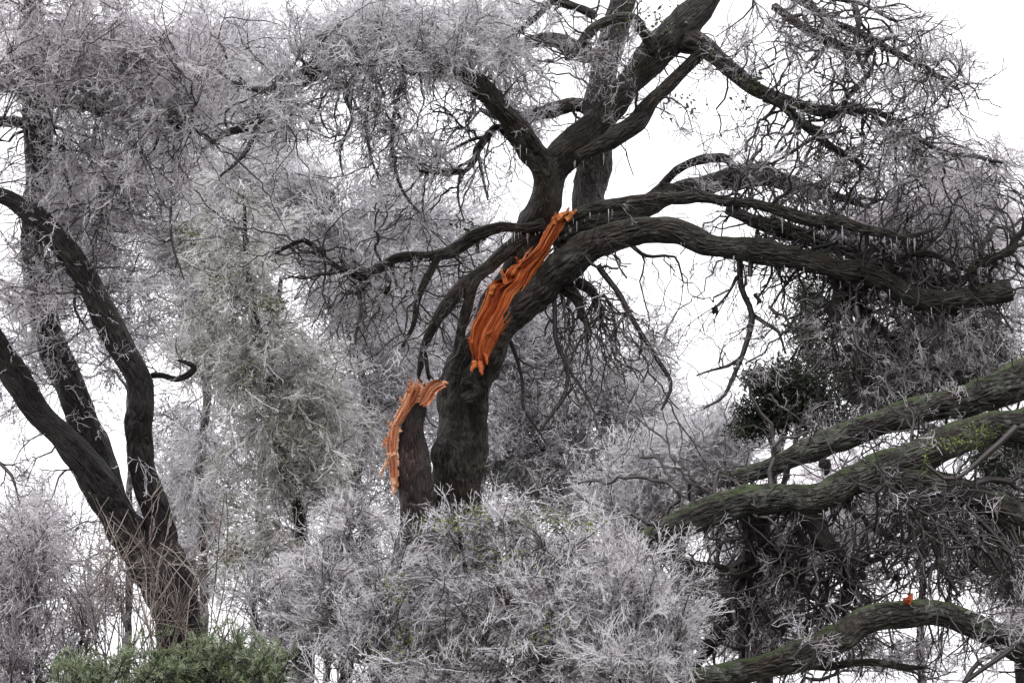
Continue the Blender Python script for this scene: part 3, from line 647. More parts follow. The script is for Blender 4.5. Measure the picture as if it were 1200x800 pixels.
hw = torn_face('torn_heartwood',
    [(556, 430), (550, 404), (552, 382), (565, 357), (572, 333), (590, 325), (596, 314), (614, 303), (629, 291), (640, 268), (649, 252), (660, 247)],
    [(566, 434), (576, 413), (590, 388), (609, 361), (621, 338), (629, 318), (643, 296), (650, 282), (657, 272), (665, 258), (671, 250), (674, 245)],
    lambda t: 12.60 + .12 * t - .05 * math.sin(t * 3.1), M['wood'], oak.root, rows=70, cols=76, ridge=.012, curve=.05, skirt=.34, jag=.55, seed=4, cracks=5, hollows=((.12, .50, .10, .035, .16), (.30, .56, .06, .03, .12), (.45, .62, .05, .05, .09), (.20, .20, .05, .06, .05)))
rgs = np.random.default_rng(77)
for k in range(34):                       # slivers lifted along the grain
    t = rgs.uniform(.03, .85); u_ = rgs.uniform(.08, .92); L_ = rgs.uniform(14, 44)
    ax_, ay_ = np.interp(t, [0, .25, .5, .75, 1], [561, 570, 592, 630, 668]), np.interp(t, [0, .25, .5, .75, 1], [432, 388, 342, 296, 248])
    hw_ = np.interp(t, [0, .25, .5, .75, 1], [4, 17, 19, 9, 3]); dx, dy = .60, -.80
    x0, y0 = ax_ + (u_ - .5) * 2 * hw_ * .75, ay_ + (u_ - .5) * 2 * hw_ * .55
    e = rgs.normal() * .06
    splinter((x0, y0), (x0 + (dx + e) * L_, y0 + (dy - e) * L_), rgs.uniform(1.2, 3.2), 12.63 + .12 * t, 12.575 + .12 * min(1, t + L_ / 230), M['wood'] if k % 3 else M['wood_pale'], hw, seed=200 + k)
for k, (a, b, w) in enumerate([((556, 424), (553, 436), 7), ((563, 424), (565, 440), 8), ((570, 412), (571, 428), 5), ((569, 393), (578, 385), 5), ((553, 402), (547, 396), 5), ((575, 345), (580, 326), 6), ((592, 330), (586, 312), 6),
                               ((610, 312), (604, 300), 5), ((655, 256), (668, 243), 9), ((664, 256), (677, 246), 7), ((650, 262), (652, 246), 5), ((600, 322), (612, 305), 6)]):
    splinter(a, b, w, 12.58 + .1 * (430 - a[1]) / 180, 12.52 + .1 * (430 - a[1]) / 180, M['wood'], hw, seed=k)

# ================================================================== snapped stem beside it
DS = 12.4
s0 = ground_under(481, 600, DS)
st = Tree('snapped_stem', (s0[0], s0[1], 0), 'snapped grey stem with pale orange splintered top beside the big trunk', 'broken stem', M['bark_red'])
st.limb([(480, 640, 44), (481, 590, 40), (482, 550, 36), (483, 515, 32), (486, 490, 26), (491, 474, 18), (496, 462, 8)], DS, name='trunk', base=(s0[0], s0[1], -.2, .2), sides=20)
tw_ = torn_face('torn_wood', [(458, 577), (456, 550), (452, 522), (456, 500), (464, 484), (473, 466), (481, 448)],
          [(466, 577), (467, 550), (466, 525), (469, 498), (480, 484), (489, 470), (497, 450)], lambda t: DS - .14 + .04 * t, M['wood_pale'], st.root, rows=50, cols=28, ridge=.012, curve=.03, skirt=.2, jag=1.0, seed=9)
torn_face('torn_curl', [(489, 474), (493, 460), (500, 449), (509, 444), (518, 446)], [(497, 477), (506, 471), (511, 461), (515, 458), (524, 451)], lambda t: DS - .12 - .05 * t, M['wood_pale'], st.root, rows=24, cols=20, ridge=.010, curve=-.04, skirt=.08, jag=.8, seed=12)
for k, (a, b, w, bd) in enumerate([((463, 530), (445, 563), 5, -.03), ((461, 560), (462, 582), 6, 0), ((478, 458), (482, 443), 6, 0), ((486, 456), (489, 442), 5, 0), ((493, 458), (498, 444), 4, 0), ((456, 512), (450, 525), 5, -.02),
                                   ((458, 500), (454, 492), 4, 0), ((459, 530), (453, 540), 4, -.01), ((518, 449), (526, 448), 5, 0), ((472, 474), (468, 464), 4, 0)]):
    splinter(a, b, w, DS - .17, DS - .2, M['wood_pale'], tw_, bend=bd, seed=30 + k)

# ================================================================== three-stemmed oak at the left
DL = 11.0
l0 = ground_under(205, 790, DL)
lo = Tree('forked_oak', (l0[0], l0[1], 0), 'dark oak at the left forking low into three leaning stems', 'tree', M['bark_dark'])
lo.limb([(206, 790, 52), (200, 744, 50), (188, 700, 56), (172, 664, 62), (156, 636, 50), (138, 606, 42), (118, 572, 40), (95, 540, 36), (66, 512, 32), (36, 476, 31), (10, 430, 30), (-15, 385, 28), (-40, 330, 24), (-60, 250, 18)],
        DL, 10.6, name='trunk', base=(l0[0], l0[1], -.2, .3), sides=22)
lo.limb([(135, 604, 30), (118, 560, 38), (103, 515, 36), (90, 475, 34), (76, 435, 32), (58, 395, 32), (42, 350, 31), (35, 310, 28), (38, 265, 26), (46, 220, 29), (50, 170, 32), (48, 120, 29), (44, 70, 26), (40, 20, 22), (36, -40, 18), (40, -100, 12)], DL + .1, DL + .3, name='stem', sides=18)
lo.limb([(188, 690, 44), (182, 640, 34), (180, 600, 31), (174, 555, 30), (171, 505, 32), (172, 468, 31), (163, 428, 31), (142, 395, 31), (118, 362, 30), (92, 325, 29), (68, 288, 27), (40, 255, 24), (8, 234, 20), (-30, 222, 16)], DL - .1, 10.5, name='stem', sides=18)
lo.limb([(50, 135, 14), (66, 122, 8), (100, 126, 6), (130, 131, 6), (165, 137, 7), (200, 146, 8), (232, 156, 5)], DL + .3, 10.8, name='branch', sides=8)
lo.limb([(176, 440, 8), (190, 440, 7), (206, 444, 8), (222, 438, 8), (228, 430, 7), (216, 424, 5), (207, 422, 3)], DL - .1, DL - .2, name='branch', sides=8)
lo.limb([(48, 150, 16), (25, 146, 13), (0, 143, 12), (-30, 140, 9)], DL + .3, name='branch', sides=8)
lo.limb([(44, 110, 18), (22, 103, 16), (0, 100, 16), (-30, 92, 12)], DL + .25, name='branch', sides=8)
lo.limb([(45, 120, 15), (34, 122, 14), (24, 112, 8)], DL + .1, DL, name='branch', sides=8)
for pts, d in (([(75, 160, 5), (75, 200, 5), (82, 230, 4), (70, 262, 2)], 10.9), ([(110, 150, 4), (112, 200, 4), (120, 250, 4), (105, 290, 2)], 10.8), ([(0, 540, 5), (14, 556, 5), (20, 580, 3)], 10.4), ([(60, 340, 5), (55, 380, 4), (72, 420, 3)], 10.8),
               ([(200, 240, 4), (202, 280, 4), (215, 330, 2)], 10.8), ([(90, 330, 5), (88, 362, 4), (104, 390, 2)], 10.8)):
    lo.thin(pts, d, d - .1)
r2 = np.random.default_rng(21)
lo.fill([(60, 50, 120, 90, 10.9, 1.0, 280), (160, 60, 110, 90, 10.8, .8, 250), (150, 180, 100, 90, 10.9, .8, 150), (60, 230, 80, 80, 11.0, .7, 50), (120, 290, 80, 60, 11.0, .6, 34), (20, 330, 60, 90, 10.7, .5, 40), (130, 400, 90, 60, 11.0, .5, 26), (30, 560, 50, 80, 10.5, .4, 16)], rng=r2, rk=.016, lift=0)
for w, n, kw in (((20, 60, 240, 260), 110, dict(bias=(.2, 0, -.4), trop=(0, 0, -.06))), ((0, 220, 200, 420), 60, dict(bias=(.1, 0, -.4), r=.012)), ((-60, 230, 60, 560), 50, dict(bias=(.3, 0, 0), r=.012))):
    lo.gnarl(w, n, rng=r2, **kw)
lo.sprout(.6, scale=.85, droop=.25, rng=r2, mat=M['ice_mauve'], r=.0036, rmin=.0020, limb_prob=.004, tort=.28)
lo.finish(M['bark_thin'])

# ================================================================== sprawling oak on the right
DR = 10.0
q0 = ground_under(1420, 600, DR + .4)
ro = Tree('sprawling_oak', (q0[0], q0[1], 0), 'mossy oak reaching in from the right with heavy low boughs', 'tree', M['bark_moss'])
ro.limb([(1425, 640, 100), (1400, 540, 90), (1385, 450, 76), (1370, 330, 60), (1380, 200, 44)], DR + .4, name='trunk', base=(q0[0], q0[1], -.2, .5), sides=20)
ro.limb([(1390, 470, 60), (1320, 440, 54), (1250, 432, 50), (1200, 442, 46), (1160, 453, 42), (1130, 468, 36), (1077, 479, 32), (1032, 490, 31), (987, 508, 29), (950, 524, 27), (912, 542, 24), (878, 556, 20), (845, 567, 14), (815, 580, 6)], DR + .4, 10.4, name='bough', sides=18)
ro.limb([(1400, 540, 70), (1330, 505, 56), (1260, 490, 50), (1197, 498, 46), (1137, 512, 38), (1077, 534, 37), (1025, 553, 38), (987, 570, 36), (957, 580, 34), (912, 582, 32), (875, 586, 35), (837, 598, 38), (800, 616, 38), (768, 634, 34), (735, 655, 28), (700, 680, 26), (668, 708, 24), (640, 728, 18), (620, 750, 10)], DR + .3, 9.2, name='bough', sides=22)
ro.limb([(1040, 556, 30), (1062, 565, 32), (1100, 575, 32), (1137, 583, 32), (1200, 596, 34), (1270, 610, 36), (1350, 600, 40), (1410, 580, 40)], 9.85, DR + .3, name='bough', sides=16)
ro.limb([(1036, 562, 7), (1062, 586, 7), (1085, 616, 7), (1100, 657, 6), (1112, 680, 5), (1126, 699, 4)], 9.4, 9.3, name='branch', sides=8)
ro.limb([(930, 590, 26), (950, 607, 22), (965, 635, 22), (984, 661, 21), (996, 684, 19), (1002, 702, 11)], 9.8, 9.9, name='branch', sides=12, mat=M['bark_dark'])
ro.limb([(996, 695, 15), (976, 716, 13), (935, 729, 9), (905, 738, 4)], 9.9, 9.9, name='branch', sides=10, mat=M['bark_dark'])
ro.limb([(984, 654, 9), (1010, 660, 7), (1036, 651, 6), (1048, 640, 3)], 9.85, 9.8, name='branch', sides=8, mat=M['bark_dark'])
ro.limb([(880, 590, 34), (886, 620, 30), (884, 655, 26), (876, 690, 22), (862, 715, 20), (840, 745, 18), (815, 775, 16), (800, 810, 12)], 9.9, 10.1, name='branch', sides=12, mat=M['bark_dark'])
ro.limb([(880, 625, 14), (902, 640, 13), (924, 669, 13), (942, 690, 12), (958, 703, 6)], 9.95, 9.9, name='branch', sides=10, mat=M['bark_dark'])
ro.limb([(884, 672, 14), (860, 672, 10), (837, 665, 10), (800, 656, 8), (770, 645, 4)], 9.9, 9.6, name='branch', sides=10)
ro.limb([(932, 600, 12), (939, 630, 9), (942, 660, 8), (938, 690, 4)], 9.8, 9.8, name='branch', sides=8, mat=M['bark_dark'])
ro.limb([(960, 545, 16), (970, 540, 12), (968, 556, 8)], 9.9, 9.9, name='branch', sides=8, mat=M['bark_dark'])
ro.limb([(878, 690, 16), (882, 730, 12), (872, 770, 8)], 10.0, 10.0, name='branch', sides=8, mat=M['bark_dark'])
ro.limb([(640, 590, 16), (615, 602, 22), (598, 612, 18), (585, 625, 10)], 9.6, 9.4, name='branch', sides=10, mat=M['bark_red'])
for pts, d in (([(1190, 500, 8), (1120, 560, 5), (1085, 545, 4)], 9.5), ([(700, 680, 6), (740, 712, 6), (748, 720, 5), (730, 735, 3)], 9.0), ([(740, 715, 5), (765, 722, 6), (805, 722, 5)], 9.0), ([(690, 700, 5), (695, 740, 5), (710, 780, 3)], 9.0),
               ([(1120, 610, 8), (1150, 640, 7), (1170, 670, 4)], 9.9), ([(1100, 590, 8), (1120, 630, 7), (1150, 665, 5)], 9.9), ([(1140, 600, 7), (1180, 650, 6)], 9.9), ([(1186, 759, 7), (1150, 775, 6), (1130, 800, 5)], 9.0)):
    ro.thin(pts, d, d - .1)
r3 = np.random.default_rng(33)
ro.fill([(1000, 640, 120, 60, 10.2, .8, 60), (870, 700, 90, 80, 10.1, .6, 110), (1140, 660, 90, 70, 10.2, .7, 80), (1120, 500, 100, 40, 10.5, .6, 40), (960, 500, 80, 40, 10.7, .5, 40), (780, 720, 80, 70, 9.4, .5, 50), (1180, 580, 60, 60, 10.3, .5, 40), (1000, 760, 120, 30, 10.1, .6, 40)], rng=r3, lift=0)
ro.gnarl((780, 560, 1200, 640), 130, rng=r3, r=.034, steps=20, step=.08, tort=.40, split=.07, rdec=.93, bias=(0, .8, -.9), keep=.4)
for w, n, kw in (((780, 560, 1000, 780), 330, dict(bias=(0, .3, -.4), r=.016)), ((980, 520, 1200, 700), 330, dict(bias=(0, .4, -.6), r=.014)), ((850, 440, 1200, 560), 60, dict(bias=(0, .4, .2), r=.010)), ((640, 620, 800, 800), 30, dict(r=.010))):
    ro.gnarl(w, n, rng=r3, **kw)
ro.sprout(.17, scale=.8, droop=.15, rng=r3, mat=M['ice_thin'], r=.0034, rmin=.0020, limb_prob=.006, tort=.34)
ro.finish(M['bark_thin'])
ro.icicles(260, (.04, .12), (760, 1200), (430, 640))
ro.leaves([(1120, 518, 44, 12, 9.55, 190), (1085, 540, 8, 24, 9.45, 60), (1150, 503, 34, 12, 9.6, 150)], M['leaf_bright'], size=.022)

fl0 = ground_under(800, 800, 9.0)
fl = Tree('fallen_limb', (P(1260, 800, 9.2)[0], P(1260, 800, 9.2)[1], 0), 'thick rough limb arching low across the bottom right corner', 'fallen limb', M['bark_moss'])
fl.limb([(740, 826, 22), (800, 799, 27), (845, 789, 28), (894, 780, 32), (942, 768, 36), (980, 750, 34), (1010, 731, 32), (1044, 722, 31), (1081, 718, 30), (1119, 726, 31), (1156, 741, 33), (1186, 760, 38), (1215, 785, 40), (1240, 830, 42)], 9.0, 9.2, sides=20,
        top=(*ground_under(1275, 800, 9.3), .2), base=(*ground_under(600, 830, 8.8), .06), cap='flat')
fl.limb([(930, 775, 18), (976, 777, 10), (1025, 777, 9), (1060, 781, 8), (1085, 782, 3)], 9.1, 9.2, name='branch', sides=8)
for pts, d in (([(930, 770, 5), (945, 755, 4), (975, 750, 4), (990, 745, 2)], 8.75), ([(1186, 760, 6), (1165, 775, 6), (1130, 800, 5)], 8.8), ([(960, 760, 4), (940, 790, 3)], 8.75)): fl.thin(pts, d)
r4 = np.random.default_rng(41)
fl.fill([(1100, 780, 100, 30, 9.4, .3, 34), (960, 740, 40, 30, 8.9, .2, 10), (1190, 720, 40, 50, 9.2, .3, 20)], rng=r4, lift=0)
fl.sprout(.5, scale=.6, rng=r4, mat=M['ice_mauve'], r=.0034, rmin=.0020)
fl.finish(M['bark_thin'])

cv = []
cp = P(1064, 703, 9.05); rg = np.random.default_rng(3)
def rough_chip(name, c, size, mat, label, cat, parent=None):
    """A jagged broken chunk: a squashed, notched lump."""
    n, m = 9, 7; V = []; uv = []
    for i in range(m):
        a = math.pi * i / (m - 1)
        for j in range(n):
            b = 2 * math.pi * j / n; k = size * (1 + .35 * rg.normal() * (0 < i < m - 1))
            V.append(c + np.array([math.sin(a) * math.cos(b) * k, math.sin(a) * math.sin(b) * k * .7, math.cos(a) * k * .9])); uv.append((j * .05, i * .05))
    F = [(i * n + j, i * n + (j + 1) % n, (i + 1) * n + (j + 1) % n, (i + 1) * n + j) for i in range(m - 1) for j in range(n)]
    o = link(name, mesh(name, V, F, uv, smooth=False), mat, parent); return tag(o, label, cat)
rough_chip('wood_chip', cp, .028, M['wood'], 'small bright orange chip of wood lying on the arched limb', 'wood chip')

for x, y, d, r_, par in ((453, 340, 12.36, .034, oak.root), (838, 363, 12.5, .034, oak.root), (1011, 675, 9.7, .026, ro.root), (1051, 677, 9.7, .026, ro.root), (1008, 672, 9.72, .018, ro.root)):
    rough_chip('leaf_ball', P(x, y, d), r_, M['bark_dark'], None, None, par)      # small dark clots of dead leaves hanging on the twigs

# ================================================================== trees behind
def back_tree(name, label, trunk, d, blobs, bark, br, tw, seed, limbs=(), tw_kw=None, fill_kw=None, cat='tree', group=None):
    g0 = ground_under(trunk[0][0], trunk[0][1], d)
    t = Tree(name, (g0[0], g0[1], 0), label, cat, bark, group)
    t.limb(trunk, d, name='trunk', base=(g0[0], g0[1], -.2, trunk[0][2] * .6 * K * d), sides=7, res=1.2)
    for pts, a, b in limbs: t.limb(pts, a, b, sides=10)
    rg = np.random.default_rng(seed)
    t.fill(blobs, rng=rg, **(fill_kw or {})); t.sprout(rng=rg, mat=tw, **tw_kw)
    t.finish(br, 3); return t

wev = back_tree('weeping_evergreen', 'drooping ice-laden evergreen behind the forked oak', [(360, 720, 18), (356, 640, 17), (345, 580, 15), (322, 500, 13), (302, 400, 10), (290, 300, 7), (285, 210, 3)], 17.0,
          [(270, 290, 75, 90, 17, 1.0, 110), (300, 420, 90, 90, 17, 1.0, 150), (330, 540, 90, 80, 17, 1.0, 120), (235, 400, 50, 80, 17.4, .8, 50), (380, 480, 60, 110, 17.4, .8, 80), (300, 640, 70, 50, 17, .8, 50)], M['bark_dark'], M['bark_frost'], M['ice_olive'], 52,
          tw_kw=dict(prob=.58, scale=1.3, droop=.6, tort=.18, spread=.6, r=.0046, rmin=.003), fill_kw=dict(lift=.1))
wev.leaves([(315, 355, 26, 14, 16.2, 150), (225, 275, 16, 14, 16.2, 80), (275, 650, 30, 30, 16.2, 200), (260, 330, 30, 30, 16.2, 120), (340, 500, 40, 60, 16.2, 160), (290, 430, 40, 40, 16.2, 120)], M['olive'], size=.05, name='leaf_sprays')
back_tree('glazed_tree', 'ice-white bare tree filling the space left of the broken trunk', [(440, 720, 18), (430, 640, 16), (418, 560, 14), (428, 470, 10), (408, 380, 8), (400, 300, 6), (390, 220, 4)], 20.0,
          [(380, 260, 100, 70, 20, 1.2, 130), (430, 350, 100, 70, 20, 1.2, 130), (450, 450, 90, 80, 20, 1.2, 130), (420, 560, 90, 70, 20, 1.2, 100), (480, 260, 80, 60, 20.5, 1, 60), (250, 220, 60, 50, 20.5, 1, 50)], M['bark_far'], M['bark_frost'], M['ice_far'], 53,
          tw_kw=dict(prob=.42, scale=1.45, tort=.30, r=.0046, rmin=.003, spur=.7))
back_tree('glazed_tree', 'ice-glazed bare tree seen to the right of the broken trunk', [(700, 760, 18), (690, 660, 16), (676, 580, 12), (684, 500, 9), (672, 430, 5)], 21.0,
          [(650, 480, 90, 70, 21, 1.2, 120), (720, 460, 80, 60, 21, 1.2, 90), (640, 560, 100, 50, 21, 1.2, 110), (620, 420, 60, 50, 21, 1, 50), (760, 520, 70, 50, 21, 1.2, 70), (560, 380, 50, 70, 21, 1, 40), (530, 520, 60, 90, 21, 1, 70), (600, 330, 50, 60, 21, 1, 24)], M['bark_far'], M['bark_frost'], M['ice_far'], 54,
          tw_kw=dict(prob=.42, scale=1.45, tort=.30, r=.0046, rmin=.003, spur=.7))
back_tree('glazed_tree', 'pale frosted low tree between broken trunk and mossy boughs', [(800, 760, 26), (795, 690, 22), (790, 620, 16), (788, 560, 8)], 18.0,
          [(780, 540, 80, 45, 18, 1.0, 120), (740, 600, 90, 45, 18, 1.0, 110), (840, 510, 60, 40, 18, .8, 70), (820, 600, 70, 40, 18, .8, 50)], M['bark_far'], M['bark_frost'], M['ice_pale'], 55,
          tw_kw=dict(prob=.55, scale=1.2, tort=.30, r=.0048, rmin=.003, spur=.8))
back_tree('glazed_tree', 'faint frosted treetop behind the upper left crown', [(238, 700, 11), (236, 560, 10), (246, 400, 9), (240, 250, 8), (255, 140, 5)], 24.0,
          [(250, 60, 100, 70, 24, 1.2, 110), (330, 180, 60, 60, 24, 1, 40), (200, 140, 80, 70, 24, 1.2, 70), (225, 560, 60, 90, 24, 1, 70)], M['bark_far'], M['bark_frost'], M['ice_far'], 56,
          tw_kw=dict(prob=.42, scale=1.6, droop=.1, tort=.28, r=.0044, rmin=.003, spur=.6))
back_tree('glazed_tree', 'hazy grey frosted tree at the right edge behind the long limbs', [(1196, 760, 14), (1190, 640, 13), (1165, 520, 11), (1172, 400, 9), (1140, 260, 5)], 19.0,
          [(1130, 240, 110, 100, 19, 1.6, 90), (1030, 280, 130, 60, 19, 1.4, 80), (1180, 330, 70, 90, 19, 1.4, 70), (1100, 400, 110, 60, 19, 1.4, 80), (1040, 620, 110, 70, 19, 1.2, 90), (1150, 640, 80, 90, 19, 1.2, 90)], M['bark_dark'], M['bark_thin'], M['ice_mauve'], 57,
          tw_kw=dict(prob=.42, scale=1.3, tort=.32, r=.0042, rmin=.0026, spur=.7))
back_tree('glazed_tree', 'mauve frosted scrub tree under the mossy boughs', [(905, 850, 14), (900, 780, 13), (915, 720, 10), (930, 650, 6)], 16.0,
          [(930, 660, 80, 60, 16, 1, 80), (850, 660, 80, 70, 16, 1, 90), (1010, 640, 60, 50, 16, 1, 40), (900, 740, 100, 50, 16, 1, 80), (1050, 770, 100, 30, 16, .8, 50)], M['bark_dark'], M['bark_frost'], M['ice_mauve'], 58,
          tw_kw=dict(prob=.5, scale=1.15, tort=.34, r=.0042, rmin=.0026, spur=.7))

FAR = dict(prob=.42, scale=2.2, tort=.30, r=.0046, rmin=.0032, spur=.5)
back_tree('distant_tree', 'distant frosted tree filling the gap left of the broken trunk', [(300, 700, 9), (310, 500, 8), (330, 320, 5)], 28.0,
          [(250, 330, 100, 120, 28, 1.5, 80), (400, 320, 120, 110, 28, 1.5, 90), (290, 520, 120, 120, 28, 1.5, 100), (230, 620, 70, 100, 28, 1.5, 40), (555, 300, 70, 100, 28, 1.5, 50), (430, 500, 110, 120, 28, 1.5, 90), (500, 350, 70, 120, 28, 1.5, 40), (420, 690, 160, 80, 28, 1.5, 60)], M['bark_far'], M['bark_frost'], M['ice_far'], 91, tw_kw=FAR)
back_tree('distant_tree', 'distant frosted tree between the broken trunk and the dark conifer', [(720, 700, 9), (715, 560, 7), (700, 450, 4)], 28.0,
          [(620, 440, 80, 130, 28, 1.5, 80), (710, 470, 110, 100, 28, 1.5, 80), (760, 430, 60, 70, 28, 1.5, 26), (650, 360, 60, 60, 28, 1.5, 30), (800, 540, 90, 60, 28, 1.5, 60), (640, 600, 130, 60, 28, 1.5, 50), (640, 710, 170, 80, 28, 1.5, 70)], M['bark_far'], M['bark_frost'], M['ice_far'], 92, tw_kw=FAR)
back_tree('distant_tree', 'distant grey tree behind the right-hand limbs', [(1080, 760, 9), (1085, 560, 8), (1090, 350, 5)], 28.0,
          [(1080, 280, 120, 80, 28, 1.5, 80), (1010, 420, 70, 70, 28, 1.5, 40), (1120, 430, 100, 90, 28, 1.5, 60), (960, 600, 110, 60, 28, 1.5, 50), (1140, 600, 80, 90, 28, 1.5, 50), (900, 720, 110, 70, 28, 1.5, 50)], M['bark_dark'], M['bark_thin'], M['ice_mauve'], 93, tw_kw=FAR)
back_tree('distant_tree', 'distant thin frosted tree seen between the stems of the forked oak', [(150, 740, 9), (152, 500, 7), (150, 330, 4)], 27.0,
          [(130, 340, 100, 110, 27, 1.5, 70), (150, 200, 120, 110, 27, 1.5, 60), (30, 380, 70, 110, 27, 1.5, 40), (30, 650, 60, 70, 27, 1.2, 34), (210, 600, 70, 120, 27, 1.2, 70), (120, 690, 70, 50, 27, 1.2, 24)], M['bark_far'], M['bark_frost'], M['ice_far'], 94, tw_kw=FAR)

# ------------------------------------------------------------------ conifers
def conifer(label, trunk, d, blobs, mat, seed, size=.075, name='conifer'):
    g0 = ground_under(trunk[0][0], trunk[0][1], d); rg = np.random.default_rng(seed)
    t = Tree(name, (g0[0], g0[1], 0), label, 'tree', M['bark_dark'])
    t.limb(trunk, d, name='trunk', base=(g0[0], g0[1], -.2, trunk[0][2] * .6 * K * d), sides=7, res=1.2)
    t.fill([(*b[:6], max(8, int(b[6] * 22))) for b in blobs], rng=rg)
    ps = []
    for b in blobs:
        bb = b[:6]
        c = in_blob(int(260 * b[6]), bb, rg); k = 34
        q = np.repeat(c, k, 0) + rg.normal(size=(len(c) * k, 3)) * np.array([.07, .07, .035]); ps.append(q)
    link('foliage', leaf_mesh('foliage', np.vstack(ps), size, rg, droop=.1, width=.11), mat, t.root, 'stuff')
    t.finish(M['bark_thin'])
conifer('dark rounded conifer between the long limb and the boughs', [(872, 760, 12), (880, 660, 12), (905, 560, 10), (925, 480, 8), (935, 420, 4)], 15.0,
        [(912, 468, 40, 36, 15, .5, .42), (930, 440, 34, 22, 15, .4, .2), (1000, 450, 56, 34, 15, .5, .3), (890, 446, 22, 16, 15, .4, .12), (884, 494, 32, 22, 15, .4, .22), (955, 490, 46, 24, 15, .4, .28), (948, 462, 26, 20, 15, .4, .16)], M['conifer'], 61)
conifer('slim paler green conifer top against the white sky', [(890, 780, 9), (900, 640, 8), (940, 480, 6), (950, 335, 2)], 17.0,
        [(948, 350, 18, 22, 17, .4, .14), (945, 385, 26, 26, 17, .5, .22), (965, 420, 34, 30, 17, .5, .2)], M['conifer_pale'], 62)
conifer('shadowy conifer at the right edge behind the boughs', [(1200, 800, 18), (1185, 640, 16), (1140, 490, 12), (1110, 380, 6)], 15.5,
        [(1090, 400, 60, 36, 15.5, .6, .5), (1150, 430, 60, 50, 15.5, .7, .7), (1040, 455, 50, 30, 15.5, .6, .4), (1180, 540, 50, 40, 15.5, .7, .6), (1190, 660, 36, 80, 15.5, .6, .9)], M['conifer'], 63)

# ================================================================== shrubs in front
def shrub(name, label, bx, by, d, n, blobs, br, tw, seed, tw_kw, stems=9, cat='shrub', group=None, rk=.014):
    g0 = ground_under(bx, by, d); rg = np.random.default_rng(seed)
    t = Tree(name, (g0[0], g0[1], 0), label, cat, M['bark_dark'], group)
    for k in range(stems):
        b = blobs[k % len(blobs)]; e = in_blob(1, (b[0], b[1], b[2] * .6, b[3] * .6, b[4], b[5] * .6), rg)[0]
        s = g0 + np.array([rg.normal() * .15, rg.normal() * .12, 0]); m = s + (e - s) * .5 + np.array([rg.normal() * .12, rg.normal() * .12, .25])
        V, F, uv, c, r = tube(catmull(np.array([[*s, .03], [*m, .022], [*e, .010]]), .08), sides=7)
        link('stem', mesh('stem', V, F, uv), M['bark_dark'], t.root)
        t.np_.append(c); t.nd_.append(tangents(c)); t.nr_.append(r)
    t.fill(blobs, rng=rg, rk=rk); t.sprout(rng=rg, mat=tw, **tw_kw); t.finish(br); return t
ice_kw = dict(prob=.6, scale=.64, fwd=1.0, droop=.22, tort=.18, r=.0038, rmin=.0022, split=.38, spur=1.0, spur_len=.034, spread=.62, wild=.42)
fs1 = shrub('glazed_shrub', 'broad ice-coated shrub in front of the broken trunk', 560, 800, 8.4, 0,
    [(555, 700, 140, 50, 8.4, .5, 150), (440, 735, 120, 60, 8.5, .5, 130), (650, 735, 120, 65, 8.2, .5, 150), (530, 630, 60, 40, 8.8, .4, 44), (595, 615, 40, 45, 8.6, .4, 34), (670, 640, 80, 45, 8.6, .4, 70), (475, 655, 55, 45, 8.7, .4, 40), (730, 680, 70, 45, 8.5, .4, 60), (520, 800, 190, 40, 8.1, .5, 110), (380, 690, 70, 50, 8.8, .4, 40)], M['bark_frost'], M['ice'], 71, ice_kw, stems=14)
fs1.limb([(660, 850, 24), (640, 800, 22), (622, 762, 20), (604, 725, 20), (590, 700, 16), (578, 684, 8)], 8.15, 8.2, name='stem', sides=10, seed=False, mat=M['bark_red'])
fs1.leaves([(530, 612, 55, 18, 8.25, 190), (560, 597, 16, 12, 8.2, 60), (650, 608, 55, 18, 8.3, 190), (460, 690, 24, 22, 8.0, 60), (470, 760, 46, 34, 8.0, 110), (690, 615, 24, 14, 8.3, 60), (600, 650, 70, 30, 8.1, 120), (640, 740, 60, 40, 7.8, 90)], M['leaf_bright'], size=.021)
fs2 = shrub('glazed_shrub', 'ice-coated shrub under the low end of the mossy bough', 750, 800, 8.2, 0,
    [(740, 690, 80, 50, 8.2, .4, 130), (720, 770, 90, 40, 8.0, .4, 110), (780, 740, 50, 50, 8.3, .4, 60)], M['bark_frost'], M['ice'], 72, ice_kw, stems=8)
fs3 = shrub('glazed_shrub', 'mauve frosted shrub in the bottom left corner', 10, 800, 9.0, 0,
    [(10, 690, 60, 80, 9, .5, 140), (40, 640, 40, 50, 9, .4, 50), (20, 780, 60, 50, 8.8, .4, 60), (95, 730, 45, 50, 9.6, .4, 40)], M['bark_frost'], M['ice_mauve'], 73, ice_kw, stems=7)
fs4 = shrub('glazed_shrub', 'ice-coated shrub between the juniper and the snapped stem', 380, 800, 9.2, 0,
    [(390, 660, 70, 60, 9.2, .4, 110), (350, 730, 60, 60, 9.2, .4, 90), (420, 620, 50, 40, 9.4, .4, 50), (300, 690, 50, 40, 9.6, .4, 40)], M['bark_frost'], M['ice'], 74, ice_kw, stems=8)

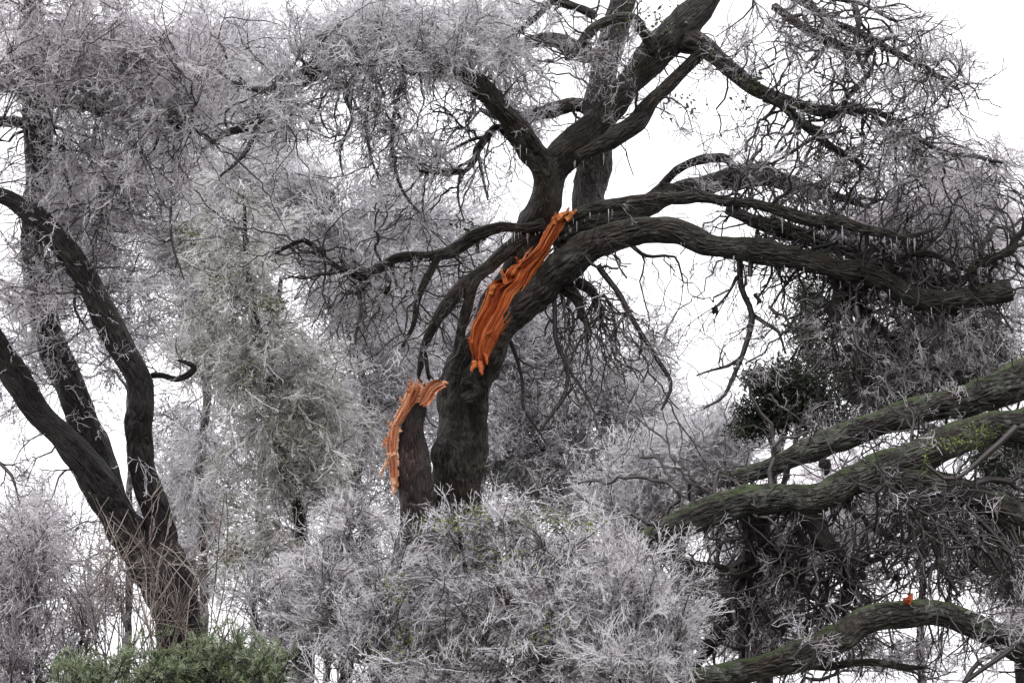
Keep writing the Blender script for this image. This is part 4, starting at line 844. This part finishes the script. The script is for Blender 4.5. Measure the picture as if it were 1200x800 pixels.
# withes: long thin stems fanning up across the forked oak
rg = np.random.default_rng(81)
w0 = ground_under(190, 790, 9.6)
wt = Tree('withy_shrub', (w0[0], w0[1], 0), 'reddish bare shrub of long arching stems before the forked oak', 'shrub', M['bark_dark'])
for k in range(115):
    s = P(rg.uniform(60, 270), rg.uniform(740, 800), 9.6 + rg.normal() * .25); s[2] = rg.uniform(-.05, .05) + (s[2] - 1.0) * .3
    e = P(rg.normal(165, 120), rg.uniform(570, 775), 9.6 + rg.normal() * .3); m = (s + e) / 2 + np.array([rg.normal() * .55, rg.normal() * .15, rg.uniform(-.1, .6)])
    u = np.linspace(0, 1, 22)[:, None]; c = (1 - u) ** 2 * s + 2 * u * (1 - u) * m + u * u * e
    c = c + np.cumsum(rg.normal(size=c.shape), 0) * .006
    r = .0085 - .0055 * u[:, 0]; wt.br.chain(c, r); wt.seed[0].append(c[4:]); wt.seed[1].append(tangents(c)[4:]); wt.seed[2].append(r[4:])
wt.sprout(.16, scale=.9, wild=.5, rng=rg, mat=M['withe'], r=.0034, rmin=.0022, split=.14, tort=.14, spur=.2)
wt.finish(M['withe'])

# juniper
rg = np.random.default_rng(91)
j0 = ground_under(190, 800, 8.6)
jt = Tree('juniper_bush', (j0[0], j0[1], 0), 'green feathery juniper bush along the bottom left', 'shrub', M['bark_dark'])
for k in range(9):
    e = P(70 + 30 * k + rg.normal() * 6, 790 + rg.normal() * 6, 8.6 + rg.normal() * .15); s = np.array([e[0] * .8 + j0[0] * .2, j0[1] + rg.normal() * .1, -.05])
    V, F, uv, c, r = tube(catmull(np.array([[*s, .03], [*((s + e) / 2 + rg.normal(size=3) * .06), .02], [*e, .008]]), .08), sides=7)
    link('stem', mesh('stem', V, F, uv), M['bark_dark'], jt.root); jt.np_.append(c); jt.nd_.append(tangents(c)); jt.nr_.append(r)
jt.fill([(95, 790, 60, 28, 8.6, .3, 70), (185, 785, 65, 32, 8.6, .3, 80), (260, 768, 55, 40, 8.6, .3, 100), (315, 775, 34, 32, 8.6, .3, 40)], rng=rg, rk=.01)
jt.sprout(1.5, scale=.36, rng=rg, mat=M['juniper'], bias=(0, 0, .5), r=.006, rmin=.0045, split=.42, spread=.5, tort=.18, spur=1.0, spur_len=.04, step=.03)
jt.finish(M['bark_thin'])
print('sprays', NSPR)
